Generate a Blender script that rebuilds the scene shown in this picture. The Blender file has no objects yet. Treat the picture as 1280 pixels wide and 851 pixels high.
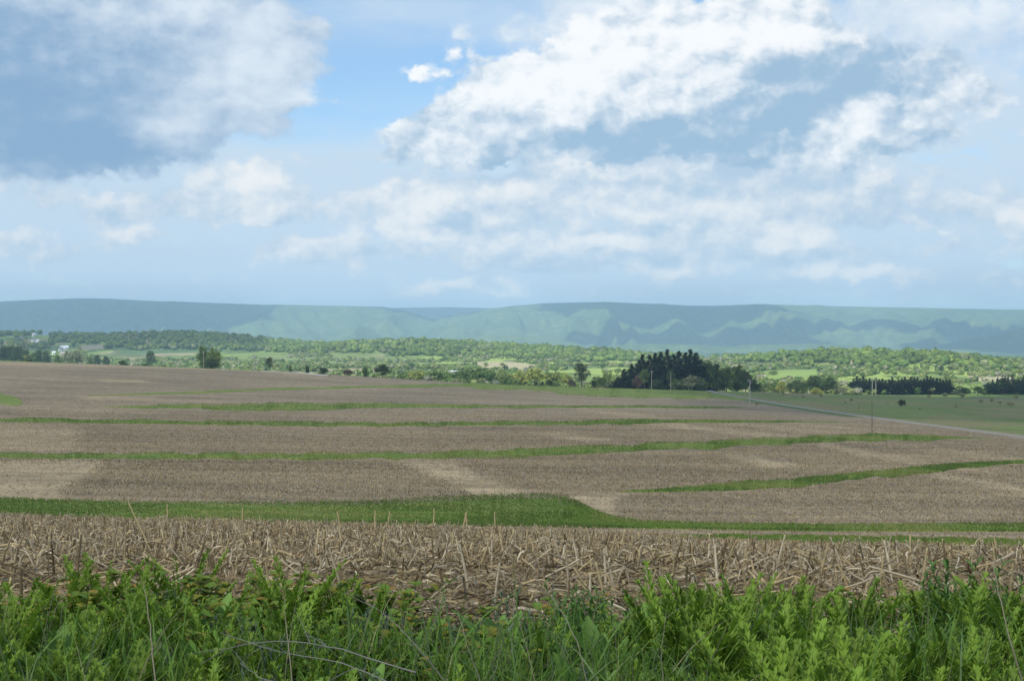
EXPO = 0.16
SKY_GAIN = (1.12, 1.34, 1.46)
HAZE_D = 9e-5
HAZE_C = (0.51, 0.755, 1.0)
CLOUD_T = 0.68
# x, y of the shadow on the ground, half sizes, cloud height, seed
SHADOWS = [(0, 330, 640, 520, 2700, 1), (330, 640, 260, 330, 2700, 6), (-3300, 10700, 1500, 2000, 3500, 3, 100), (-700, 11900, 500, 500, 3900, 8, 200), (1300, 11300, 1050, 1100, 3500, 12, 200), (1250, 9300, 900, 700, 3300, 17, 60), (-1400, 15500, 1600, 900, 4600, 31, 300), (-960, 2950, 420, 400, 2700, 15, 0), (3000, 8000, 700, 900, 3000, 21, 60), (3000, 10000, 1300, 350, 3300, 24, 60)]
import bpy, math, random
import numpy as np
from mathutils import Vector

rng = np.random.default_rng(7)
random.seed(7)
SC = bpy.context.scene
COL = SC.collection
F = 1700.0            # focal length in photo pixels (1280 wide)
HZ = 420.0            # photo row of the true horizon
R = math.radians

# ------------------------------------------------------------------ helpers
def finish(o, parent=None, label=None, cat=None, group=None, kind=None):
    if o.name not in COL.objects: COL.objects.link(o)
    if parent is not None: o.parent = parent
    if label: o['label'] = label
    if cat: o['category'] = cat
    if group: o['group'] = group
    if kind: o['kind'] = kind
    return o

def empty(name, loc=(0, 0, 0), **k):
    o = bpy.data.objects.new(name, None)
    o.empty_display_size = 0.3
    o.location = loc
    return finish(o, **k)

def mesh_data(name, V, Q, mats, tint=None, T=None, smooth=False, mi=None):
    """V (n,3); Q (m,4) quads; T (k,3) tris; tint (n,3) per-vertex own colour"""
    me = bpy.data.meshes.new(name)
    V = np.asarray(V, np.float32)
    nq = 0 if Q is None else len(Q)
    nt = 0 if T is None else len(T)
    me.vertices.add(len(V)); me.vertices.foreach_set('co', V.ravel())
    loops = []
    if nq: loops.append(np.asarray(Q, np.int32).ravel())
    if nt: loops.append(np.asarray(T, np.int32).ravel())
    loops = np.concatenate(loops)
    me.loops.add(len(loops)); me.loops.foreach_set('vertex_index', loops)
    me.polygons.add(nq + nt)
    st = np.concatenate([np.arange(nq) * 4, nq * 4 + np.arange(nt) * 3]).astype(np.int32)
    me.polygons.foreach_set('loop_start', st)
    if mi is not None: me.polygons.foreach_set('material_index', np.asarray(mi, np.int32))
    if not isinstance(mats, (list, tuple)): mats = [mats]
    for m in mats: me.materials.append(m)
    if tint is not None:
        a = me.attributes.new('tint', 'FLOAT_COLOR', 'POINT')
        c = np.ones((len(V), 4), np.float32); c[:, :3] = tint
        a.data.foreach_set('color', c.ravel())
    me.update(calc_edges=True)
    if smooth: me.polygons.foreach_set('use_smooth', np.ones(nq + nt, bool))
    return me

def mesh_obj(name, V, Q, mats, parent=None, **k):
    meta = {x: k.pop(x) for x in ('label', 'cat', 'group', 'kind') if x in k}
    o = bpy.data.objects.new(name, mesh_data(name, V, Q, mats, **k))
    return finish(o, parent=parent, **meta)

class Geo:
    """collects quads with a per-vertex tint"""
    def __init__(s): s.V = []; s.Q = []; s.C = []; s.n = 0
    def add(s, V, Q, C):
        V = np.asarray(V, float).reshape(-1, 3); C = np.broadcast_to(np.asarray(C, float), V.shape)
        s.V.append(V); s.Q.append(np.asarray(Q).reshape(-1, 4) + s.n); s.C.append(C); s.n += len(V)
        return s
    def get(s): return np.concatenate(s.V), np.concatenate(s.Q), np.concatenate(s.C)
    def obj(s, name, mat, **k):
        V, Q, C = s.get(); return mesh_obj(name, V, Q, mat, tint=C, **k)

def norm(a): return a / np.maximum(np.linalg.norm(a, axis=-1, keepdims=True), 1e-9)

def ribbons(P, W, side, col, fold=0.0):
    """P (n,k,3) centre lines, W (n,k) half widths, side (n,3) or (n,k,3) -> V,Q,C"""
    n, k, _ = P.shape
    if side.ndim == 2: side = np.repeat(side[:, None, :], k, 1)
    a = P - side * W[..., None]; b = P + side * W[..., None]
    V = np.stack([a, b], 2).reshape(n, k * 2, 3)
    q = np.array([[2*i, 2*i+1, 2*i+3, 2*i+2] for i in range(k-1)])
    Q = (q[None] + (np.arange(n) * k * 2)[:, None, None]).reshape(-1, 4)
    col = np.asarray(col, float)
    if col.ndim == 1: col = np.broadcast_to(col, (n, 3))
    if col.ndim == 2: col = np.repeat(col[:, None], k * 2, 1)
    else: col = np.repeat(col, 2, 1)
    return V.reshape(-1, 3), Q, col.reshape(-1, 3)

def tubes(P, Rr, col, m=5):
    """P (n,k,3), Rr (n,k) -> closed-ish tubes"""
    n, k, _ = P.shape
    T = norm(np.gradient(P, axis=1))
    ref = np.where(np.abs(T[..., 2:3]) > 0.8, np.array([1., 0, 0]), np.array([0, 0, 1.]))
    A = norm(np.cross(T, ref)); B = np.cross(T, A)
    th = np.arange(m) * 2 * np.pi / m
    V = P[:, :, None, :] + Rr[:, :, None, None] * (A[:, :, None] * np.cos(th)[:, None] + B[:, :, None] * np.sin(th)[:, None])
    q = []
    for i in range(k - 1):
        for j in range(m):
            q.append([i*m+j, i*m+(j+1) % m, (i+1)*m+(j+1) % m, (i+1)*m+j])
    Q = (np.array(q)[None] + (np.arange(n) * k * m)[:, None, None]).reshape(-1, 4)
    col = np.asarray(col, float)
    if col.ndim == 1: col = np.broadcast_to(col, (n, 3))
    if col.ndim == 2: col = np.repeat(col[:, None], k, 1)
    C = np.repeat(col[:, :, None], m, 2).reshape(-1, 3)
    return V.reshape(-1, 3), Q, C

def rot_z(V, a):
    c, s = np.cos(a), np.sin(a)
    return np.stack([V[..., 0]*c - V[..., 1]*s, V[..., 0]*s + V[..., 1]*c, V[..., 2]], -1)

def merge_copies(proto, pos, ang, scl, tint=None, tilt=None):
    """proto (V,Q,C); copies -> merged V,Q,C.  scl (n,) or (n,3); tint (n,3) multiplies"""
    V, Q, C = proto; n = len(pos)
    scl = np.asarray(scl, float)
    if scl.ndim == 1: scl = np.repeat(scl[:, None], 3, 1)
    W = V[None] * scl[:, None, :]
    if tilt is not None:      # lean along x by tilt
        c, s = np.cos(tilt)[:, None], np.sin(tilt)[:, None]
        W = np.stack([W[..., 0]*c + W[..., 2]*s, W[..., 1], -W[..., 0]*s + W[..., 2]*c], -1)
    W = rot_z(W, np.asarray(ang)[:, None]) + np.asarray(pos)[:, None, :]
    QQ = (Q[None] + (np.arange(n) * len(V))[:, None, None]).reshape(-1, 4)
    CC = np.broadcast_to(C[None], (n,) + C.shape).copy()
    if tint is not None: CC *= np.asarray(tint)[:, None, :]
    return W.reshape(-1, 3), QQ, CC.reshape(-1, 3)

# value noise ------------------------------------------------------------
_H = np.random.default_rng(3).random((256, 256))
def vnoise(x, y):
    xi = np.floor(x).astype(int); yi = np.floor(y).astype(int)
    fx = x - xi; fy = y - yi; fx = fx*fx*(3-2*fx); fy = fy*fy*(3-2*fy)
    h = lambda a, b: _H[a & 255, b & 255]
    return (h(xi, yi)*(1-fx) + h(xi+1, yi)*fx)*(1-fy) + (h(xi, yi+1)*(1-fx) + h(xi+1, yi+1)*fx)*fy
def fbm(x, y, o=4):
    s = 0; a = 0.5; t = 0
    for i in range(o):
        s = s + a*vnoise(x + 17.3*i, y + 9.1*i); t += a; x = x*2.03; y = y*2.03; a *= 0.5
    return s / t

# ------------------------------------------------------------------ terrain
# rows (photo pixels) of the bare ground seen at each distance, for five columns
PXC = np.array([0, 320, 640, 960, 1280.])
TAB = [  # (distance, z) near, (distance, rows...) from 12 m on
 (12, 722, 721, 720, 724, 728), (18, 693, 693, 693, 702, 708), (26, 668, 671, 677, 693, 700),
 (36, 655, 661, 669, 685, 694), (45, 653, 659, 667, 681, 691), (60, 660, 662, 665, 677, 686),
 (80, 652, 655, 658, 667, 678), (95, 641, 646, 652, 661, 668), (110, 628, 632, 640, 649, 655),
 (130, 612, 614, 620, 630, 636), (160, 592, 592, 598, 606, 614), (200, 572, 572, 574, 580, 590),
 (250, 549, 549, 552, 556, 568), (320, 525, 525, 528, 534, 549), (400, 502, 506, 512, 521, 535),
 (500, 481, 488, 499, 510, 523), (600, 465, 473, 489, 502, 513), (690, 456, 465, 483, 495, 506),
 (760, 451, 463, 481, 491.5, 503), (830, 451, 466, 482, 490.5, 500), (950, 461, 473, 485, 493, 498.5),
 (1200, 470, 474, 478, 484, 487), (1600, 463, 463, 464, 466, 470), (2200, 453, 452, 453, 455, 458),
 (3000, 447, 449, 451, 452, 454), (4000, 443, 446, 448, 450, 451), (6000, 438, 442, 443, 445, 446),
 (9000, 434, 436, 437, 438, 439), (20000, 430, 430, 430, 430, 430)]
def _build_h():
    lr = np.linspace(math.log(3.0), math.log(20000), 2400)
    cols = []
    cu = (PXC - 640) / F; caz = np.cos(np.arctan(cu))
    for c in range(5):
        xs = [math.log(3.0), math.log(6.0), math.log(9.0)]; ys = [-1.60, -1.62, -1.82]
        for t in TAB:
            xs.append(math.log(t[0])); ys.append(-(t[1+c] - HZ) / F * t[0] * caz[c])
        xs = np.array(xs); ys = np.array(ys)
        h = np.diff(xs); d = np.diff(ys) / h
        m = np.zeros(len(xs)); m[0] = 0; m[-1] = d[-1]
        for i in range(1, len(xs)-1):
            m[i] = 0 if d[i-1]*d[i] <= 0 else (h[i-1]+h[i]) / (h[i-1]/d[i-1] + h[i]/d[i]) if True else 0
        k = np.clip(np.searchsorted(xs, lr) - 1, 0, len(h)-1)
        t = (lr - xs[k]) / h[k]
        z = ((1+2*t)*(1-t)**2)*ys[k] + (t*(1-t)**2)*h[k]*m[k] + (t*t*(3-2*t))*ys[k+1] + (t*t*(t-1))*h[k]*m[k+1]
        cols.append(z)
    A = np.array(cols)                         # 5 x 2400
    P = np.concatenate([2*A[:1]-A[1:2], A, 2*A[-1:]-A[-2:-1]])
    out = []
    for s in np.linspace(0, 4, 81):
        i = min(int(s), 3); t = s - i
        p0, p1, p2, p3 = P[i], P[i+1], P[i+2], P[i+3]
        out.append(0.5*((2*p1) + (-p0+p2)*t + (2*p0-5*p1+4*p2-p3)*t*t + (-p0+3*p1-3*p2+p3)*t**3))
    return lr, np.array(out)
_LR, _HT = _build_h()

def height(x, y):
    x = np.asarray(x, float); y = np.asarray(y, float)
    r = np.hypot(x, y)
    az = np.clip(np.arctan2(x, y), -1.2, 1.2)
    px = np.clip(640 + F*np.tan(az), 0, 1280)
    s = px / 1280 * 80; i = np.clip(s.astype(int), 0, 79); fs = s - i
    g = (np.log(np.maximum(r, 3.0)) - _LR[0]) / (_LR[-1]-_LR[0]) * 2399
    g = np.clip(g, 0, 2399); j = np.clip(g.astype(int), 0, 2398); fg = g - j
    z = (_HT[i, j]*(1-fg) + _HT[i, j+1]*fg)*(1-fs) + (_HT[i+1, j]*(1-fg) + _HT[i+1, j+1]*fg)*fs
    # foothills of the valley
    for (hx, hy, sx, sy, hh) in HILLS:
        z = z + hh*np.exp(-((x-hx)/sx)**2 - ((y-hy)/sy)**2)
    z = z + (fbm(x/90, y/90, 3)-0.5) * np.clip((r-900)/1500, 0, 1) * 7
    z = z + (fbm(x/1.1, y/1.1, 3)-0.5)*0.10*np.clip(1-r/70, 0, 1)
    return z
def gx(px, D): return (px-640)/F*D
HILLS = [(gx(235, 3000), 3050, 270, 420, 47), (gx(60, 3300), 3400, 330, 420, 30), (gx(-120, 3000), 3000, 350, 420, 40),
         (gx(500, 2650), 2700, 200, 330, 29), (gx(410, 3000), 3050, 170, 330, 12), (gx(720, 2500), 2600, 190, 330, 17),
         (gx(600, 2700), 2750, 140, 300, 8),
         (gx(1110, 1900), 1950, 130, 230, 14), (gx(1190, 1800), 1850, 90, 200, 5), (gx(1010, 2000), 2100, 110, 230, 7),
         (gx(1290, 1900), 2000, 90, 230, 3), (gx(920, 2500), 2700, 150, 300, 2)]

_RR = np.exp(np.linspace(math.log(3), math.log(6500), 5000))
def hit(px, py, dmin=3.0, dmax=6500):
    """first point of the terrain that the line of sight through photo pixel (px,py) meets beyond dmin"""
    u = (px-640)/F; v = -(py-HZ)/F
    y = _RR[(_RR > dmin) & (_RR < dmax)] / math.hypot(1, u)
    d = v*y - height(u*y, y)
    k = np.argmax(d < 0)
    if d[k] >= 0:
        k = np.argmin(d)
        return np.array([u*y[k], y[k], height(u*y[k], y[k])])
    k = max(k, 1); t = d[k-1]/(d[k-1]-d[k] + 1e-12); t = min(max(t, 0), 1)
    yy = y[k-1] + t*(y[k]-y[k-1])
    return np.array([u*yy, yy, float(height(u*yy, yy))])
def project(x, y, z):
    return 640 + F*x/y, HZ - F*z/y

# grass contour strips: (list of (px, top row, bottom row))
STRIPS = [
 [(110,493.5,495),(165,492.3,494.3),(240,489.3,491.8),(300,486.6,489),(360,484.5,487),(420,483.5,486),(480,481.5,484.5),(520,480.3,484),(600,478.8,485),(700,479.2,491),(760,481,494.5),(830,485,497.5),(880,489.5,499),(925,495,501),(960,500.5,502.5)],
 [(-40,491,509),(0,492,508),(18,496,508),(30,502,507)],
 [(128,506.5,510.5),(190,505.5,511.5),(250,505,512),(330,504.5,513.5),(400,503.8,511.5),(480,504,509.5),(560,505.8,509.5),(640,507,509.8),(720,507,509.5),(800,507,510),(880,508,510.5),(945,508.8,510.3)],
 [(-60,521.5,526.5),(0,522.5,527.5),(125,524.5,529),(250,526,530.5),(400,528,532.5),(480,528.5,533.5),(640,527,531.5),(740,526,531),(800,524,529),(870,525,528.6),(960,526,528.5),(1060,527.5,529.3)],
 [(-60,566,572),(0,566,572.5),(130,567,573.5),(400,567,574),(530,566,573.5),(640,562,570.5),(760,557,565.5),(880,552.5,562),(950,548.5,557),(1050,544.5,553.5),(1130,543,551.5),(1190,545.5,549),(1240,547,549)],
 [(775,614.6,616),(800,613,615.5),(860,609.5,615.3),(920,605,613.3),(1000,598,608),(1080,590,599),(1150,583,591),(1200,579,584.5),(1280,575.5,580),(1360,572,576)],
 [(-90,622,639),(0,623,641),(80,627,646),(200,629.5,651),(330,629.5,655),(450,629,657),(560,624,658),(640,620.5,658.5),(685,620.5,658.8),(704,623,658.9),(718,628,659),(734,636,659.4),(760,645.5,660.2),(800,652,661),(880,654.5,662),(1000,656.5,664),(1280,655,665),(1380,654,664)],
 [(850,669.5,671),(900,670.5,675.5),(1000,671.5,679),(1100,674,681),(1280,676,684),(1380,677,685)],
]
def in_strip(px, py, pad=0.0):
    m = np.zeros(px.shape, bool)
    for S in STRIPS:
        a = np.array(S, float)
        t = np.interp(px, a[:, 0], a[:, 1], left=9e9, right=9e9); b = np.interp(px, a[:, 0], a[:, 2], left=-9, right=-9)
        m |= (py > t-pad) & (py < b+pad)
    return m
def poly_mask(px, py, poly, soft):
    """soft inside-measure of a polygon given in photo pixels"""
    n = len(poly); inside = np.zeros(px.shape, bool); dist = np.full(px.shape, 1e9)
    for i in range(n):
        x0, y0 = poly[i]; x1, y1 = poly[(i+1) % n]
        c = ((y0 > py) != (y1 > py)) & (px < (x1-x0)*(py-y0)/((y1-y0)+1e-9)+x0)
        inside ^= c
        t = np.clip(((px-x0)*(x1-x0)+(py-y0)*(y1-y0))/((x1-x0)**2+(y1-y0)**2), 0, 1)
        dist = np.minimum(dist, np.hypot((px-x0-t*(x1-x0))*0.35, py-y0-t*(y1-y0)))
    return np.clip(0.5 + np.where(inside, dist, -dist)/soft, 0, 1)

# the gravel road, in the world
ROAD_PX = [(1400,562),(1280,546.5),(1210,537.5),(1140,528.5),(1090,522),(1040,515),(1000,509),(960,502.5),(925,496.5),(895,491.5),(868,488),(845,486.3)]
ROAD = np.array([hit(a, b, 60) for a, b in ROAD_PX])
# keep the road a smooth line on the ground
def smooth_line(P, n, it=40):
    s = np.concatenate([[0], np.cumsum(np.hypot(*np.diff(P[:, :2], axis=0).T))])
    t = np.linspace(0, s[-1], n)
    Q = np.stack([np.interp(t, s, P[:, 0]), np.interp(t, s, P[:, 1])], 1)
    for _ in range(it):
        Q[1:-1] = 0.25*Q[:-2] + 0.5*Q[1:-1] + 0.25*Q[2:]
    return Q

# ------------------------------------------------------------------ node helpers
class NT:
    def __init__(s, nt): s.nt = nt; s.n = nt.nodes; s.l = nt.links
    def node(s, t, **k):
        o = s.n.new(t)
        for a, b in k.items(): setattr(o, a, b)
        return o
    def put(s, sock, v):
        if hasattr(v, 'is_linked') or hasattr(v, 'links'): s.l.new(v, sock)
        elif v is not None: sock.default_value = v
    def m(s, op, a, b=None, c=None, clamp=False):
        o = s.node('ShaderNodeMath', operation=op); o.use_clamp = clamp
        for i, v in enumerate((a, b, c)):
            if v is not None: s.put(o.inputs[i], v)
        return o.outputs[0]
    def vm(s, op, a, b=None, c=None):
        o = s.node('ShaderNodeVectorMath', operation=op)
        for i, v in enumerate((a, b, c)):
            if v is not None: s.put(o.inputs[i], v)
        return o.outputs['Value'] if op == 'DOT_PRODUCT' else o.outputs[0]
    def noise(s, vec, scale, detail=4, rough=0.5, lac=2.0, color=False):
        o = s.node('ShaderNodeTexNoise'); s.put(o.inputs['Vector'], vec)
        o.inputs['Scale'].default_value = scale; o.inputs['Detail'].default_value = detail
        o.inputs['Roughness'].default_value = rough; o.inputs['Lacunarity'].default_value = lac
        return o.outputs['Color' if color else 'Fac']
    def mix(s, f, a, b, mode='MIX'):
        o = s.node('ShaderNodeMix', data_type='RGBA', blend_type=mode)
        s.put(o.inputs[0], f); s.put(o.inputs[6], a); s.put(o.inputs[7], b)
        return o.outputs[2]
    def mixf(s, f, a, b):
        o = s.node('ShaderNodeMix', data_type='FLOAT')
        s.put(o.inputs[0], f); s.put(o.inputs[2], a); s.put(o.inputs[3], b)
        return o.outputs[0]
    def ss(s, x, lo, hi):
        o = s.node('ShaderNodeMapRange', interpolation_type='SMOOTHSTEP')
        s.put(o.inputs[0], x); o.inputs[1].default_value = lo; o.inputs[2].default_value = hi
        return o.outputs[0]
    def mapping(s, vec, scale=(1, 1, 1), rot=(0, 0, 0)):
        o = s.node('ShaderNodeMapping'); s.put(o.inputs['Vector'], vec)
        o.inputs['Scale'].default_value = scale; o.inputs['Rotation'].default_value = rot
        return o.outputs[0]
    def attr(s, name): return s.node('ShaderNodeAttribute', attribute_name=name)

def new_mat(name):
    m = bpy.data.materials.new(name); m.use_nodes = True
    t = NT(m.node_tree); b = m.node_tree.nodes['Principled BSDF']
    return m, t, b
def C4(c): return (c[0], c[1], c[2], 1.0)

def leaf_mat(name, transl=0.3, rough=0.6, bump=0.0, spec=0.25, vary=0.0, vscale=1.0):
    m, t, b = new_mat(name)
    a = t.attr('tint').outputs['Color']
    if vary > 0:
        g = t.node('ShaderNodeNewGeometry').outputs['Position']
        n = t.noise(g, vscale, 3, 0.6)
        f = t.m('MULTIPLY_ADD', n, 2*vary, 1.0-vary)
        a = t.vm('MULTIPLY', a, t.node('ShaderNodeCombineXYZ').outputs[0]) if False else t.mix(1.0, a, t.mix(n, C4([1-vary]*3), C4([1+vary]*3)), 'MULTIPLY')
    t.put(b.inputs['Base Color'], a); b.inputs['Roughness'].default_value = rough
    b.inputs['Specular IOR Level'].default_value = spec
    if transl > 0:
        tr = t.node('ShaderNodeBsdfTranslucent'); t.put(tr.inputs['Color'], a)
        mx = t.node('ShaderNodeMixShader'); mx.inputs[0].default_value = transl
        t.l.new(b.outputs[0], mx.inputs[1]); t.l.new(tr.outputs[0], mx.inputs[2])
        t.l.new(mx.outputs[0], m.node_tree.nodes['Material Output'].inputs['Surface'])
    return m
def flat_mat(name, col, rough=0.7, vary=0.15, scale=3.0, metal=0.0, spec=0.3):
    m, t, b = new_mat(name)
    g = t.node('ShaderNodeTexCoord').outputs['Object']
    n = t.noise(g, scale, 4, 0.6)
    c = t.mix(n, C4([x*(1-vary) for x in col]), C4([min(1, x*(1+vary)) for x in col]))
    t.put(b.inputs['Base Color'], c); b.inputs['Roughness'].default_value = rough
    b.inputs['Metallic'].default_value = metal; b.inputs['Specular IOR Level'].default_value = spec
    return m

M_LEAF = leaf_mat('leaf_green', 0.35, 0.55)
M_FAR = leaf_mat('tree_foliage', 0.25, 0.8, spec=0.1)
M_DRY = leaf_mat('dry_stalk', 0.12, 0.8, spec=0.15, vary=0.25, vscale=60.0)
M_BARK = flat_mat('bark', (0.10, 0.08, 0.06), 0.9, 0.4, 2.0)
M_POLE = flat_mat('weathered_wood', (0.36, 0.32, 0.27), 0.85, 0.25, 1.2)

# ------------------------------------------------------------------ render set-up, camera
SC.render.engine = 'CYCLES'
SC.view_settings.view_transform = 'Standard'
SC.view_settings.look = 'None'
SC.view_settings.exposure = EXPO
SC.view_settings.gamma = 1.0
SC.cycles.use_denoising = True
SC.cycles.max_bounces = 6
SC.cycles.transparent_max_bounces = 8
SC.cycles.volume_bounces = 1
SC.cycles.caustics_reflective = False
SC.cycles.caustics_refractive = False
SC.cycles.sample_clamp_indirect = 4.0
SC.render.resolution_x = 1024; SC.render.resolution_y = 680
cam = bpy.data.cameras.new('camera')
cam.sensor_width = 36.0; cam.lens = 36.0*F/1280
cam.shift_y = -(HZ-425.5)/1280*(-1) if False else (HZ-425.5)/1280
cam.clip_start = 0.1; cam.clip_end = 60000
co = bpy.data.objects.new('camera', cam); COL.objects.link(co)
co.location = (0, 0, 0); co.rotation_euler = (R(90), 0, 0)
SC.camera = co

# ------------------------------------------------------------------ sun and sky
SUN_EL, SUN_AZ = 50.0, -150.0          # azimuth from +Y towards +X: behind the camera, from the left
SDIR = np.array([math.sin(R(SUN_AZ))*math.cos(R(SUN_EL)), math.cos(R(SUN_AZ))*math.cos(R(SUN_EL)), math.sin(R(SUN_EL))])
sl = bpy.data.lights.new('sun', 'SUN'); sl.energy = 4.8; sl.angle = R(0.53); sl.color = (1.0, 0.955, 0.88)
so = bpy.data.objects.new('sun', sl); COL.objects.link(so)
so.rotation_euler = Vector(-SDIR).to_track_quat('-Z', 'Y').to_euler(); so.location = (0, 0, 50)

VEILC = (0.57, 0.69, 0.81)
VEIL = [(640, 320, 950, 120, 1.0), (640, 280, 900, 70, 0.5), (1150, 230, 330, 120, 0.85), (100, 300, 330, 90, 0.6), (480, 10, 260, 45, 0.7), (900, 250, 500, 120, 0.8), (230, 240, 240, 60, 0.5), (1200, 90, 160, 90, 0.7), (640,240,700,60,.4),(700,40,90,50,.5),(200,340,500,60,.5)]
LAYERS = [
 # low distant streets of cumulus near the horizon
 ([(310,232,62,26,.95),(225,262,60,14,.55),(395,318,60,17,.7),(360,312,30,14,.6),(550,262,95,40,1.0),(610,275,45,28,.7),(180,292,32,9,.7),(740,296,60,16,.75),(840,272,75,24,.85),(930,300,60,16,.6),
   (985,296,55,26,.85),(760,205,80,32,.95),(690,232,110,30,.7),(1040,248,70,22,.6),(840,338,60,11,.8),(1060,342,75,12,.8),(580,362,70,9,.75),(720,325,120,16,.5),(300,262,60,12,.6),(1160,312,90,12,.5),(1270,270,40,30,.8),(900,228,90,26,.7),(60,305,90,16,.7),(380,250,80,22,.5),(150,262,60,18,.5),(1000,205,120,26,.5),(440,318,70,14,.4),(640,250,60,30,.5),(860,225,220,28,.5),(1120,255,200,26,.5),(680,330,200,22,.45),(950,320,160,20,.45),(120,240,150,20,.4),(1150,345,150,12,.4)],
  [(310,226,60,22,.9),(395,312,60,14,.9),(540,250,80,34,.9),(500,292,60,14,.9),(180,290,32,9,.9),(740,300,60,12,.9),(840,268,70,16,.8),(985,300,50,20,1.),(760,205,60,24,.8),(840,338,60,11,1.),(1060,342,75,12,1.),(580,362,70,9,1.),(610,300,50,14,.7),(570,280,50,13,-1.1),(1270,262,40,20,.9),(700,245,90,16,.4),(900,240,80,10,-.3),(860,218,200,14,-.4),(680,345,160,10,-.35),(640,212,120,10,-.35),(960,330,120,9,-.3)],
  0.17, (0.90,0.885,0.865), (0.44,0.57,0.71), 1.05, 0.26, 0.5, 0.5, 0.6),
 # the dark cloud filling the upper left
 ([(30,70,190,110,1.3),(130,160,140,42,.8),(300,80,95,62,1.0),(240,140,110,40,.75),(345,60,50,40,.7),(200,10,160,60,.9),(20,170,130,42,.9),(340,118,50,18,.5),(150,80,120,70,.6)],
  [(345,60,60,50,.8),(270,115,80,38,.8),(240,6,50,22,.6),(120,8,130,22,.3),(60,130,150,60,-.75),(110,180,100,26,-.7),(300,20,50,24,.35),(210,150,40,18,.55),(375,118,30,14,.6),(30,60,120,50,-.15)],
  0.50, (0.72,0.79,0.86), (0.22, 0.36, 0.55), 0.95, 0.28, 0.3, 0.3, 0.25),
 # pale cloud behind the large cumulus
 ([(760,30,90,60,1.0),(1000,30,300,70,.8),(1190,60,140,90,.7),(600,40,60,20,.45),(430,25,90,22,.4)],
  [(760,30,90,60,.5),(1200,20,90,40,.5),(900,20,150,40,.5)],
  0.50, (0.80,0.85,0.90), (0.47,0.60,0.75), 0.9, 0.32, 0.3, 0.4, 0.3),
 # the large cumulus of the upper right
 ([(660,120,110,50,1.3),(735,105,60,50,1.0),(560,165,70,34,.9),(600,130,50,36,.6),(850,65,130,80,1.3),(960,110,170,70,1.2),(1090,120,110,60,.9),(1180,115,90,36,.6),(900,165,220,32,1.1),(1068,165,50,26,.9),(520,190,40,20,.55),(700,172,150,24,.9),(513,82,40,16,.75),(1010,192,150,20,.6),(975,20,90,50,.9)],
  [(655,88,90,36,.95),(735,80,60,40,.85),(690,135,90,30,.45),(560,170,36,22,.8),(690,150,36,26,.7),(610,120,50,30,.6),(850,30,120,44,.85),(850,90,100,42,.65),(975,30,70,40,.9),(1066,160,40,22,1.5),(1050,48,60,14,.7),(1170,130,60,20,.5),(1030,100,100,40,-.9),(800,175,170,20,-.9),(920,160,140,26,-.8),(1110,70,90,26,-.3),(513,80,40,17,.9),(1180,90,60,20,.3)],
  0.52, (0.93,0.935,0.94), (0.32, 0.47, 0.63), 0.95, 0.19, 0.5, 0.35, 0.75),
]
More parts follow.
